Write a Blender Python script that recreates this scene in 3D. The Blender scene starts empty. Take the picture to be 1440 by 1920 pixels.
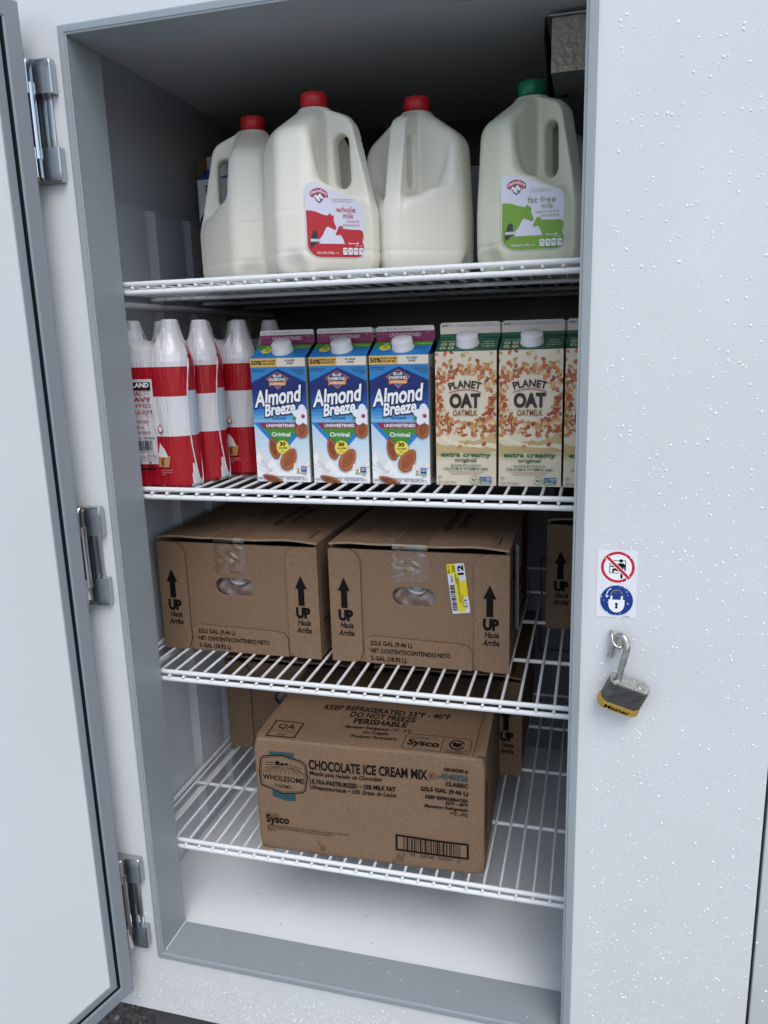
import bpy, bmesh, math, random
import numpy as np
from mathutils import Vector, Matrix
from mathutils.geometry import tessellate_polygon
from mathutils import noise as MN
random.seed(7)
S = bpy.context.scene
COL = S.collection
PI = math.pi
rad = math.radians

# ------------------------------------------------------------------ camera, sky, sun, exposure
cd = bpy.data.cameras.new('camera'); cam = bpy.data.objects.new('camera', cd); COL.objects.link(cam)
cd.sensor_fit = 'VERTICAL'; cd.sensor_height = 36.0; cd.lens = 1435.24 / 1920 * 36.0
cd.clip_start = 0.05; cd.clip_end = 400
cam.location = (0.7081, -0.9956, 1.0416); cam.rotation_euler = (1.3522, 0.0286, 0.2629)
S.camera = cam
SUN_EL, SUN_AZ = rad(55), rad(153)          # azimuth measured clockwise from +Y: the sun stands behind the camera
W = bpy.data.worlds.new('World'); S.world = W; W.use_nodes = True
wn = W.node_tree
bg = wn.nodes['Background']; bg.inputs[1].default_value = 0.15
sky = wn.nodes.new('ShaderNodeTexSky'); sky.sky_type = 'NISHITA'; sky.sun_disc = False
sky.sun_elevation = SUN_EL; sky.sun_rotation = SUN_AZ
sky.air_density = 1.0; sky.dust_density = 2.0; sky.ozone_density = 1.0
wn.links.new(sky.outputs[0], bg.inputs[0])
sl = bpy.data.lights.new('sun', 'SUN'); sun = bpy.data.objects.new('sun', sl); COL.objects.link(sun)
sl.energy = 0.7; sl.angle = rad(40); sl.color = (1.0, 0.985, 0.96)
sd = Vector((math.sin(SUN_AZ) * math.cos(SUN_EL), math.cos(SUN_AZ) * math.cos(SUN_EL), math.sin(SUN_EL)))
sun.rotation_euler = (-sd).to_track_quat('-Z', 'Y').to_euler()
S.view_settings.view_transform = 'Standard'; S.view_settings.look = 'None'
S.view_settings.gamma = 1; S.view_settings.exposure = 0.60; S.view_settings.use_curve_mapping = False
S.render.engine = 'CYCLES'
S.cycles.max_bounces = 8; S.cycles.diffuse_bounces = 3; S.cycles.glossy_bounces = 4
S.cycles.caustics_reflective = False; S.cycles.caustics_refractive = False
S.cycles.use_denoising = True

# ------------------------------------------------------------------ materials
def lin(c):
    if isinstance(c, str):
        c = tuple(int(c[i:i + 2], 16) / 255 for i in (1, 3, 5))
        c = tuple(x / 12.92 if x <= .04045 else ((x + .055) / 1.055) ** 2.4 for x in c)
    return (*c[:3], 1.0)
MATS = {}
def mat(name, col, rough=.5, metal=0, noise=0, nscale=40, bump=0, bscale=60, spec=.5, coat=0, sss=0, alpha=1, stretch=None, trans=0, bdist=.002):
    if name in MATS: return MATS[name]
    m = bpy.data.materials.new(name); m.use_nodes = True
    nt = m.node_tree; b = nt.nodes['Principled BSDF']
    c = lin(col)
    b.inputs['Base Color'].default_value = c; b.inputs['Roughness'].default_value = rough
    b.inputs['Metallic'].default_value = metal; b.inputs['Specular IOR Level'].default_value = spec
    b.inputs['Coat Weight'].default_value = coat; b.inputs['Coat Roughness'].default_value = .08
    b.inputs['Alpha'].default_value = alpha
    b.inputs['Transmission Weight'].default_value = trans
    if sss:
        b.inputs['Subsurface Weight'].default_value = sss; b.inputs['Subsurface Radius'].default_value = (.012, .011, .008); b.inputs['Subsurface Scale'].default_value = 1
    if noise or bump:
        tc = nt.nodes.new('ShaderNodeTexCoord'); src = tc.outputs['Object']
        if stretch:
            mp = nt.nodes.new('ShaderNodeMapping'); mp.inputs['Scale'].default_value = stretch
            nt.links.new(src, mp.inputs[0]); src = mp.outputs[0]
    if noise:
        n = nt.nodes.new('ShaderNodeTexNoise'); n.inputs['Scale'].default_value = nscale; n.inputs['Detail'].default_value = 6
        n.inputs['Roughness'].default_value = .65
        nt.links.new(src, n.inputs['Vector'])
        r = nt.nodes.new('ShaderNodeValToRGB')
        r.color_ramp.elements[0].position = .3; r.color_ramp.elements[1].position = .7
        r.color_ramp.elements[0].color = tuple(x * (1 - noise) for x in c[:3]) + (1,)
        r.color_ramp.elements[1].color = tuple(min(1, x * (1 + noise)) for x in c[:3]) + (1,)
        nt.links.new(n.outputs[0], r.inputs[0]); nt.links.new(r.outputs[0], b.inputs['Base Color'])
    if bump:
        n = nt.nodes.new('ShaderNodeTexNoise'); n.inputs['Scale'].default_value = bscale; n.inputs['Detail'].default_value = 4
        nt.links.new(src, n.inputs['Vector'])
        bp = nt.nodes.new('ShaderNodeBump'); bp.inputs['Strength'].default_value = bump; bp.inputs['Distance'].default_value = bdist
        nt.links.new(n.outputs[0], bp.inputs['Height']); nt.links.new(bp.outputs[0], b.inputs['Normal'])
    MATS[name] = m
    return m
def ink(c, rough=.45):
    return mat('ink ' + c, c, rough)

WHITE = mat('white painted steel', (.665, .69, .693), .3, bump=.05, bscale=7, noise=.035, nscale=5)
DOORIN = mat('white door liner', (.82, .865, .875), .3, bump=.02, bscale=8)
GREY = mat('grey vinyl trim', (.295, .335, .355), .42, bump=.03, bscale=15, noise=.03, nscale=4)
GASK = mat('grey rubber gasket', (.255, .285, .315), .5, bump=.03, bscale=25)
DARK = mat('dark gap', (.012, .014, .02), .8)
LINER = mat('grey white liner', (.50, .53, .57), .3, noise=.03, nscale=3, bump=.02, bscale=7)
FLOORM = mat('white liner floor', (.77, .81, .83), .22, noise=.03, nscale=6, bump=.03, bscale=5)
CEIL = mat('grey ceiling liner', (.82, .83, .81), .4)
BACKM = mat('shaded back liner', (.12, .13, .15), .35)  # shade of the deep interior put into the back wall's colour
WIRE = mat('white coated wire', (.74, .765, .77), .28, bump=.05, bscale=90)
CHROME = mat('polished chrome', (.55, .56, .57), .06, 1)
CHROMEF = mat('brushed chrome', (.47, .50, .53), .22, 1, bump=.03, bscale=80)
STEEL = mat('worn steel', (.50, .49, .46), .3, 1, noise=.3, nscale=180, bump=.08, bscale=200)
LAMIN = mat('laminated dark steel', (.15, .15, .148), .5, .8, noise=.45, nscale=160, bump=.35, bscale=220, stretch=(.35, .35, 3.2))
YELL = mat('yellow plastic band', (.46, .29, .045), .45, noise=.15, nscale=120)
CARD = mat('brown cardboard', (.205, .132, .080), .72, noise=.16, nscale=190, bump=.35, bscale=26, spec=.25)
CARDF = mat('brown cardboard flap', (.214, .139, .085), .72, noise=.15, nscale=170, bump=.35, bscale=24, spec=.25)
CARDE = mat('torn cardboard edge', (.28, .20, .13), .9, noise=.3, nscale=400)
CARDS = mat('stained cardboard', (.15, .085, .05), .8, noise=.3, nscale=300, spec=.2)
CARDS2 = mat('cut board edge', (.10, .06, .035), .9, noise=.5, nscale=500)
TAPE = mat('clear tape', (.62, .58, .52), .06, alpha=.095, spec=1, coat=1)
nt = TAPE.node_tree; tr_ = nt.nodes.new('ShaderNodeBsdfTransparent'); gl_ = nt.nodes.new('ShaderNodeBsdfGlossy'); gl_.inputs['Roughness'].default_value = .09
mx_ = nt.nodes.new('ShaderNodeMixShader'); tr_.inputs[0].default_value = (.99, .985, .98, 1)
mx_.inputs[0].default_value = .13; nt.links.new(tr_.outputs[0], mx_.inputs[1]); nt.links.new(gl_.outputs[0], mx_.inputs[2]); nt.links.new(mx_.outputs[0], nt.nodes['Material Output'].inputs[0])
BAG = mat('milky plastic bag', (.30, .215, .185), .25, coat=.3)
MILK = mat('milk in a plastic jug', (.79, .765, .66), .34, sss=.12, bump=.03, bscale=25)
MILKG = mat('skimmed milk in a plastic jug', (.69, .695, .54), .34, sss=.12, bump=.03, bscale=25)
REDCAP = mat('red plastic cap', (.55, .012, .02), .35)
GRNCAP = mat('green plastic cap', (.0, .17, .075), .35)
CAPS = mat('grey white spout', (.36, .36, .37), .35)
CAPW = mat('white plastic cap', (.66, .67, .69), .4)
FILMW = mat('white shrink film', (.64, .635, .66), .2, bump=1, bscale=30, stretch=(2.2, 2.2, .3), coat=.5, bdist=.0045)
FILMR = mat('red shrink film', (.37, .006, .016), .2, bump=1, bscale=30, stretch=(2.2, 2.2, .3), coat=.5, bdist=.0045)
CANB = mat('pale blue can print', (.42, .52, .60), .3)
ALU = mat('embossed aluminium', (.86, .82, .72), .25, .4, bump=1, bscale=120, bdist=.004)
ALUS = mat('smooth aluminium', (.62, .63, .60), .4, .2, bump=.03)
DMET = mat('dark bracket', (.06, .065, .075), .45, .6)
GRAVEL = mat('wet gravel', (.11, .088, .06), .75, noise=.75, nscale=70, bump=1, bscale=60)
BASEM = mat('grey base paint', (.075, .075, .075), .6, noise=.1)
CLEAR = mat('clear water', (.6, .66, .7), .03, alpha=.25, spec=1)
WATER = mat('water drop', (.90, .92, .95), .05, spec=.9)
K = mat('black print', '#141112', .75, spec=.12)

# ------------------------------------------------------------------ mesh building
class MB:
    def __init__(s): s.v = []; s.f = []; s.m = []; s.sm = []; s.mats = []
    def mi(s, m):
        if m not in s.mats: s.mats.append(m)
        return s.mats.index(m)
    def add(s, vs, fs, m, smooth=False, M=None):
        o = len(s.v); i = s.mi(m)
        for p in vs:
            p = Vector(p)
            s.v.append(M @ p if M is not None else p)
        for f in fs: s.f.append([a + o for a in f]); s.m.append(i); s.sm.append(smooth)
    def box(s, a, b, m, M=None, bev=0, seg=2):
        if bev:
            bm = bmesh.new(); bmesh.ops.create_cube(bm, size=1)
            for v in bm.verts:
                v.co = Vector([(a[i] + b[i]) / 2 + v.co[i] * (b[i] - a[i]) for i in range(3)])
            bmesh.ops.bevel(bm, geom=bm.edges[:], offset=bev, segments=seg, affect='EDGES', profile=.5)
            bm.verts.index_update()
            s.add([v.co.copy() for v in bm.verts], [[v.index for v in f.verts] for f in bm.faces], m, True, M); bm.free(); return
        x0, y0, z0 = a; x1, y1, z1 = b
        vs = [(x0, y0, z0), (x1, y0, z0), (x1, y1, z0), (x0, y1, z0), (x0, y0, z1), (x1, y0, z1), (x1, y1, z1), (x0, y1, z1)]
        s.add(vs, [(0, 3, 2, 1), (4, 5, 6, 7), (0, 1, 5, 4), (1, 2, 6, 5), (2, 3, 7, 6), (3, 0, 4, 7)], m, False, M)
    def tube(s, pts, r, m, n=10, cap=True, M=None):
        pts = [Vector(p) for p in pts]; rs = r if isinstance(r, (list, tuple)) else [r] * len(pts)
        vs = []; fs = []; up = None
        for i, p in enumerate(pts):
            t = (pts[min(i + 1, len(pts) - 1)] - pts[max(i - 1, 0)]).normalized()
            if up is None: up = t.orthogonal().normalized()
            else:
                up = up - t * up.dot(t); up.normalize()
            q = t.cross(up)
            for k in range(n):
                a = 2 * PI * k / n; vs.append(p + (up * math.cos(a) + q * math.sin(a)) * rs[i])
        for i in range(len(pts) - 1):
            for k in range(n):
                fs.append((i * n + k, i * n + (k + 1) % n, (i + 1) * n + (k + 1) % n, (i + 1) * n + k))
        s.add(vs, fs, m, True, M)
        if cap:
            s.add(vs[:n], [list(range(n))[::-1]], m, False, M); s.add(vs[-n:], [list(range(n))], m, False, M)
    def lathe(s, prof, m, n=40, M=None, rib=0):
        vs = []; fs = []
        for r, z in prof:
            for k in range(n):
                rr = r * (1 - rib * (k % 2)); a = 2 * PI * k / n; vs.append((rr * math.cos(a), rr * math.sin(a), z))
        for i in range(len(prof) - 1):
            for k in range(n):
                fs.append((i * n + k, i * n + (k + 1) % n, (i + 1) * n + (k + 1) % n, (i + 1) * n + k))
        s.add(vs, fs, m, True, M)
        if prof[-1][0] > 1e-5: s.add(vs[-n:], [list(range(n))], m, False, M)
        if prof[0][0] > 1e-5: s.add(vs[:n], [list(range(n))[::-1]], m, False, M)
    def prism(s, poly, z0, z1, m, M=None, side=None):   # poly in xy, extruded in z
        n = len(poly); tri = tessellate_polygon([[Vector((x, y, 0)) for x, y in poly]])
        ar = sum(poly[i][0] * poly[(i + 1) % n][1] - poly[(i + 1) % n][0] * poly[i][1] for i in range(n))
        if ar < 0: poly = poly[::-1]; tri = tessellate_polygon([[Vector((x, y, 0)) for x, y in poly]])
        vs = [(x, y, z0) for x, y in poly] + [(x, y, z1) for x, y in poly]
        def up(t):
            a, b, c = (poly[i] for i in t)
            return t if (b[0] - a[0]) * (c[1] - a[1]) - (b[1] - a[1]) * (c[0] - a[0]) > 0 else t[::-1]
        tri = [up(list(t)) for t in tri]
        s.add(vs, [[i + n for i in t] for t in tri] + [t[::-1] for t in tri], m, False, M)
        s.add(vs, [(i, (i + 1) % n, (i + 1) % n + n, i + n) for i in range(n)], side or m, False, M)
    def build(s, name, parent=None, auto=None, loc=None):
        me = bpy.data.meshes.new(name); me.from_pydata([tuple(v) for v in s.v], [], s.f)
        for m in s.mats: me.materials.append(m)
        me.polygons.foreach_set('material_index', s.m); me.polygons.foreach_set('use_smooth', s.sm)
        me.update()
        if auto: me.set_sharp_from_angle(angle=rad(auto))
        o = bpy.data.objects.new(name, me); COL.objects.link(o)
        if parent is not None: o.parent = parent
        if loc: o.location = loc
        return o
def tag(o, label=None, cat=None, group=None, kind=None):
    if label: o['label'] = label
    if cat: o['category'] = cat
    if group: o['group'] = group
    if kind: o['kind'] = kind
    return o
def thing(name, label, cat, loc=(0, 0, 0), rz=0, group=None):
    o = bpy.data.objects.new(name, None); COL.objects.link(o); o.empty_display_size = .02
    o.location = loc; o.rotation_euler = (0, 0, rz)
    return tag(o, label, cat, group)
def copy_tree(o, parent=None):
    c = o.copy(); COL.objects.link(c)
    if parent is not None: c.parent = parent
    for ch in [x for x in o.children]: copy_tree(ch, c)
    return c
def dup(o, loc, rz, label):
    c = copy_tree(o); c.location = loc; c.rotation_euler = (0, 0, rz); c['label'] = label
    return c

# ------------------------------------------------------------------ flat printing (text and artwork in millimetres)
_fc = bpy.data.curves.new('lettering', 'FONT'); _fo = bpy.data.objects.new('lettering', _fc)
_cache = {}
def glyphs(s, bold, sp, res):
    k = (s, round(bold, 4), sp, res)
    if k not in _cache:
        _fc.body = s; _fc.size = 1; _fc.offset = bold; _fc.resolution_u = res; _fc.space_character = sp
        me = _fo.to_mesh()
        vs = [(v.co.x, v.co.y) for v in me.vertices]; fs = [tuple(p.vertices) for p in me.polygons]
        _fo.to_mesh_clear(); _cache[k] = (vs, fs)
    return _cache[k]
def clip(poly, x0, y0, x1, y1):
    for ax, lim, sg in ((0, x0, 1), (0, x1, -1), (1, y0, 1), (1, y1, -1)):
        out = []
        for i in range(len(poly)):
            a, b = poly[i], poly[(i + 1) % len(poly)]
            da, db = (a[ax] - lim) * sg, (b[ax] - lim) * sg
            if da >= 0: out.append(a)
            if (da >= 0) != (db >= 0):
                t = da / (da - db); out.append((a[0] + (b[0] - a[0]) * t, a[1] + (b[1] - a[1]) * t))
        poly = out
        if len(poly) < 3: return []
    return poly
class Art:
    def __init__(s, w, h): s.w = w; s.h = h; s.items = []; s.layer = 1
    def tris(s, m, tl, keep=False):
        if not keep: s.layer += 1
        s.items.append((m, s.layer, tl))
    def poly(s, m, pts, keep=False):
        t = tessellate_polygon([[Vector((x, y, 0)) for x, y in pts]])
        s.tris(m, [[pts[i] for i in a] for a in t], keep)
    def rect(s, m, x0, y0, x1, y1, r=0, keep=False):
        if r <= 0: return s.tris(m, [[(x0, y0), (x1, y0), (x1, y1), (x0, y1)]], keep)
        s.poly(m, rrect(x0, y0, x1, y1, r), keep)
    def ell(s, m, cx, cy, rx, ry=None, rot=0, n=24, keep=False):
        ry = ry or rx; c, d = math.cos(rad(rot)), math.sin(rad(rot))
        p = [(rx * math.cos(2 * PI * i / n), ry * math.sin(2 * PI * i / n)) for i in range(n)]
        s.tris(m, [[(cx + x * c - y * d, cy + x * d + y * c) for x, y in p]], keep)
    def line(s, m, pts, w, closed=False, keep=False):
        if not keep: s.layer += 1
        if closed: pts = list(pts) + [pts[0]]
        out = []
        for a, b in zip(pts, pts[1:]):
            dx, dy = b[0] - a[0], b[1] - a[1]; L = math.hypot(dx, dy) or 1
            nx, ny = -dy / L * w / 2, dx / L * w / 2; ex, ey = dx / L * w * .3, dy / L * w * .3
            out.append([(a[0] + nx - ex, a[1] + ny - ey), (a[0] - nx - ex, a[1] - ny - ey), (b[0] - nx + ex, b[1] - ny + ey), (b[0] + nx + ex, b[1] + ny + ey)])
        s.items.append((m, s.layer, out))
    def text(s, st, x, y, h, m, al='l', w=None, bold=0., shear=0, rot=0, arc=None, sp=1, outline=None, res=2, keep=False):
        def put(mm, off):
            vs, fs = glyphs(st, off, sp, res)
            if not vs: return
            v0, _ = glyphs(st, 0, sp, res)
            x0 = min(p[0] for p in v0); x1 = max(p[0] for p in v0)
            k = h / .682; kx = (w / (x1 - x0)) if w else k
            ax = {'l': x0, 'c': (x0 + x1) / 2, 'r': x1}[al]
            c, d = math.cos(rad(rot)), math.sin(rad(rot)); P = []
            for a, b in vs:
                px, py = (a - ax) * kx, b * k; px += py * shear
                if arc:
                    th = px / arc; px, py = (arc + py) * math.sin(th), (arc + py) * math.cos(th) - arc
                P.append((x + px * c - py * d, y + px * d + py * c))
            s.tris(mm, [[P[i] for i in f] for f in fs], keep)
        if outline: put(outline[0], bold + outline[1])
        put(m, bold)
    def emit(s, mb, fn, gap=.05, strips=None, cell=0):
        for m, L, tl in s.items:
            vs = []; fs = []
            for t in tl:
                ar = sum(t[i][0] * t[(i + 1) % len(t)][1] - t[(i + 1) % len(t)][0] * t[i][1] for i in range(len(t)))
                if ar < 0: t = t[::-1]
                if cell:
                    parts = []; us = [p[0] for p in t]; vz = [p[1] for p in t]
                    for iu in range(int(max(0, min(us)) // cell), int(min(s.w, max(us)) // cell) + 1):
                        st = clip(t, max(0, iu * cell), 0, min(s.w, (iu + 1) * cell), s.h)
                        if len(st) < 3: continue
                        for iv in range(int(max(0, min(vz)) // cell), int(min(s.h, max(vz)) // cell) + 1):
                            parts.append(clip(st, 0, iv * cell, s.w, (iv + 1) * cell))
                elif strips:
                    parts = [clip(t, a, 0, b, s.h) for a, b in zip(strips, strips[1:])]
                elif all(0 <= p[0] <= s.w and 0 <= p[1] <= s.h for p in t): parts = [t]
                else: parts = [clip(t, 0, 0, s.w, s.h)]
                for q in parts:
                    if len(q) >= 3:
                        o = len(vs); vs += [fn(p[0] / 1000, p[1] / 1000, L * gap / 1000) for p in q]; fs.append(list(range(o, o + len(q))))
            if fs: mb.add(vs, fs, m)
def rrect(x0, y0, x1, y1, r, n=5):
    rr = r if isinstance(r, (tuple, list)) else (r, r, r, r)      # bl, br, tr, tl
    out = []
    for (cx, cy, a0, q) in ((x0 + rr[0], y0 + rr[0], 180, rr[0]), (x1 - rr[1], y0 + rr[1], 270, rr[1]), (x1 - rr[2], y1 - rr[2], 0, rr[2]), (x0 + rr[3], y1 - rr[3], 90, rr[3])):
        for i in range(n + 1):
            a = rad(a0 + 90 * i / n); out.append((cx + q * math.cos(a), cy + q * math.sin(a)))
    return out
def mix(a, b, t):
    A = [int(a[i:i + 2], 16) for i in (1, 3, 5)]; B = [int(b[i:i + 2], 16) for i in (1, 3, 5)]
    return '#%02x%02x%02x' % tuple(int(round(x + (y - x) * t)) for x, y in zip(A, B))
def barcode(A, m, x0, y0, x1, y1, seed, unit=.5, vert=False):
    r = random.Random(seed); p = x0 if not vert else y0; end = x1 if not vert else y1; tl = []
    while p < end:
        b = unit * r.choice((1, 1, 1, 2, 2, 3)); q = min(end, p + b)
        tl.append([(p, y0), (q, y0), (q, y1), (p, y1)] if not vert else [(x0, p), (x1, p), (x1, q), (x0, q)])
        p = q + unit * r.choice((1, 1, 2, 2))
    A.tris(m, tl)

# ------------------------------------------------------------------ ground
b = MB(); b.add([(-60, -60, -.42), (60, -60, -.42), (60, 60, -.42), (-60, 60, -.42)], [(0, 1, 2, 3)], GRAVEL)
r = random.Random(3); tl = []
def pebble(b, x, y, z, q, rr):
    vs = [(x, y, z + q * .7)]; n = 6
    for k in range(n):
        a = 2 * PI * k / n + rr.random() * .5; vs.append((x + q * math.cos(a) * rr.uniform(.7, 1.1), y + q * math.sin(a) * rr.uniform(.7, 1.1), z - .002))
    b.add(vs, [(0, 1 + k, 1 + (k + 1) % n) for k in range(n)], rr.choice(PEB))
PEB = [mat('gravel stone %d' % i, c, .7, noise=.4, nscale=150) for i, c in enumerate(((.17, .135, .085), (.06, .048, .035), (.26, .22, .15), (.11, .085, .055), (.36, .32, .25)))]
tag(b.build('ground'), kind='structure')
b = MB()
for i in range(7000): pebble(b, r.uniform(-.75, .35), r.uniform(-.45, .9), -.42, r.choice((.003, .004, .006, .009)), r)
b2 = MB(); b2.box((-3, -6, -.419), (4, -.85, -.414), mat('pale bounce slab', (.34, .34, .33), .8, noise=.2, nscale=6)); tag(b2.build('bounce_slab'), kind='structure')  # unseen pale slab, added to bounce fill light up into the cabinet
tag(b.build('gravel'), 'loose wet gravel stones on the ground beside the fridge', 'gravel', kind='stuff')

# ------------------------------------------------------------------ refrigerator
OW, OH, LIP, RD = .70, 1.4672, .012, .0719
IX0, IX1, IY1, IZ0, IZ1 = -.085, .955, .832, .010, 1.515
fr = thing('refrigerator', 'white outdoor refrigerator cabinet with its grey framed door swung open', 'refrigerator')
def ringpanel(mb, outer, inner, y, m, flip=False):     # face with a rectangular opening in the plane y
    (x0, z0, x1, z1), (a0, c0, a1, c1) = outer, inner
    vs = [(x0, y, z0), (x1, y, z0), (x1, y, z1), (x0, y, z1), (a0, y, c0), (a1, y, c0), (a1, y, c1), (a0, y, c1)]
    fs = [(0, 1, 5, 4), (1, 2, 6, 5), (2, 3, 7, 6), (3, 0, 4, 7)]
    mb.add(vs, [f[::-1] for f in fs] if flip else fs, m)
FZ0, FZ1 = -.119, 1.78
b = MB()
ringpanel(b, (-.105, FZ0, .9415, FZ1), (0, 0, OW, OH), 0, WHITE)
b.add([(-.105, 0, FZ0), (-.105, .9, FZ0), (-.105, .9, FZ1), (-.105, 0, FZ1)], [(0, 3, 2, 1)], WHITE)
b.add([(-.105, 0, FZ0), (.9415, 0, FZ0), (.9415, .03, FZ0), (-.105, .03, FZ0)], [(0, 3, 2, 1)], WHITE)
b.add([(.9415, 0, FZ0), (.9415, .04, FZ0), (.9415, .04, FZ1), (.9415, 0, FZ1)], [(0, 1, 2, 3)], DARK)
b.add([(-.105, 0, FZ1), (1.5, 0, FZ1), (1.5, .9, FZ1), (-.105, .9, FZ1)], [(0, 1, 2, 3)], WHITE)
b.build('front_panel', fr)
b = MB(); b.box((.9455, .0, FZ0), (1.5, .9, FZ1), WHITE, bev=.002); b.build('side_panel', fr)
b = MB(); b.box((-.115, -.09, FZ1 + .001), (1.5, .93, FZ1 + .04), WHITE, bev=.004); b.build('shade_cap', fr)  # added overhang, out of view, that shades the upper front and the interior
b = MB(); b.box((-.06, .05, -.42), (1.45, .88, FZ0 - .002), BASEM); b.build('base', fr)
b = MB(); b.add([(-.10, .03, FZ0 + .004), (1.5, .03, FZ0 + .004), (1.5, .9, FZ0 + .004), (-.10, .9, FZ0 + .004)], [(0, 3, 2, 1)], BASEM); b.build('underside', fr)
# grey trim round the opening: nested rectangles (inset, y) with mitred corners
b = MB()
prof = [(-.0015, -.0005), (-.0005, -.0035), (.0015, -.0045), (.0085, -.0045), (.0095, -.0032), (.0108, -.0045), (.0122, -.0038), (LIP, .002), (LIP, RD), (LIP - .003, RD + .002), (LIP - .01, RD + .003)]
ring = []
for ins, y in prof:
    ring.append([(ins, y, ins), (OW - ins, y, ins), (OW - ins, y, OH - ins), (ins, y, OH - ins)])
for A_, B_ in zip(ring, ring[1:]):
    for k in range(4):
        b.add([A_[k], A_[(k + 1) % 4], B_[(k + 1) % 4], B_[k]], [(0, 1, 2, 3)], GREY)
b.build('opening_frame', fr)
# pale sealant lines in the lower corners
b = MB(); b.tube([(LIP + .0012, .002, LIP + .0012), (LIP + .0012, RD - .002, LIP + .0012)], .0011, FLOORM, 6); b.build('sealant', fr)
# liner
b = MB()
x0, x1, y0, y1, z0, z1 = IX0, IX1, RD + .003, IY1, IZ0, IZ1
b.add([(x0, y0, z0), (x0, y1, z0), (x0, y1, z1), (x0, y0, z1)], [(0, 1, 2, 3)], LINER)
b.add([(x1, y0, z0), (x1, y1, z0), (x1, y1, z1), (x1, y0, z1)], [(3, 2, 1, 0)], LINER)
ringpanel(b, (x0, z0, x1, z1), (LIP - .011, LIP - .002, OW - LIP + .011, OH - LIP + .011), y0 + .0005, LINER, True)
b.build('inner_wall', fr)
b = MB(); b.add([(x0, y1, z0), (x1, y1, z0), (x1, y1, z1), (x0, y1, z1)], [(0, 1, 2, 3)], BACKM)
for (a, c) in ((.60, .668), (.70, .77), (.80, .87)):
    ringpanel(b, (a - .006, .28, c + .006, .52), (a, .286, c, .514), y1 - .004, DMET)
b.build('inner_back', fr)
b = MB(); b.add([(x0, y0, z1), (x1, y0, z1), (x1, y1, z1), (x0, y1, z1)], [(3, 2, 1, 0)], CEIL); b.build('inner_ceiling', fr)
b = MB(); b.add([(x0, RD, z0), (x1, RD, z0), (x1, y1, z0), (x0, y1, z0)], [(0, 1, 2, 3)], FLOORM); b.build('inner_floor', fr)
b = MB(); q = random.Random(12)
for _ in range(46):
    x, y, r_ = q.uniform(0, .72), q.uniform(.09, .5), q.choice((.0005, .0006, .0009, .0013))
    b.add([(x + r_ * q.uniform(.6, 1.2) * math.cos(PI * k / 3), y + r_ * q.uniform(.6, 1.2) * math.sin(PI * k / 3), IZ0 + .0004) for k in range(6)], [tuple(range(6))], DARK)
for _ in range(14):
    x, y, r_ = q.uniform(.04, .68), q.uniform(.01, .065), q.choice((.0005, .0007))
    b.add([(x + r_ * math.cos(PI * k / 3), y + r_ * math.sin(PI * k / 3), LIP + .0004) for k in range(6)], [tuple(range(6))], DARK)
tag(b.build('dirt_specks', fr), kind='stuff')
for i in range(5):
    ya = .178 + i * .128; b = MB()
    pl = [(IX0, ya), (IX0 + .013, ya + .018), (IX0 + .013, ya + .112), (IX0, ya + .116)]
    b.prism(pl, .040, 1.285, LINER); b.build('wall_duct', fr)
for i in range(5):
    ya = .178 + i * .128; b = MB()
    pl = [(IX1, ya), (IX1 - .013, ya + .018), (IX1 - .013, ya + .112), (IX1, ya + .116)]
    b.prism(pl, .040, 1.285, LINER); b.build('wall_duct', fr)
# cooling unit in the upper right corner
b = MB()
b.add([(.632, .30, 1.43), (.93, .30, 1.43), (.93, .30, 1.505), (.632, .30, 1.505)], [(0, 1, 2, 3)], ALU)
b.add([(.632, .30, 1.43), (.93, .30, 1.43), (.93, .80, 1.43), (.632, .80, 1.43)], [(3, 2, 1, 0)], ALUS)
b.add([(.632, .30, 1.43), (.632, .80, 1.43), (.632, .80, 1.505), (.632, .30, 1.505)], [(3, 2, 1, 0)], ALUS)
b.build('cooling_unit', fr)
b = MB(); b.prism([(.317, 1.513), (.7, 1.513), (.7, 1.40), (.48, 1.415), (.30, 1.478)], 0, .0025, DMET, Matrix(((0, 0, 1, .6205), (1, 0, 0, 0), (0, 1, 0, 0), (0, 0, 0, 1))))
b.tube([(.628, .296, 1.507), (.93, .296, 1.507)], .0022, CHROMEF, 6)
b.build('unit_bracket', fr)
b = MB(); b.lathe([(.007, 0), (.007, .001)], DARK, 16, Matrix.Translation((.648, .42, 1.4285))); b.build('drain_hole', fr)

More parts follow.
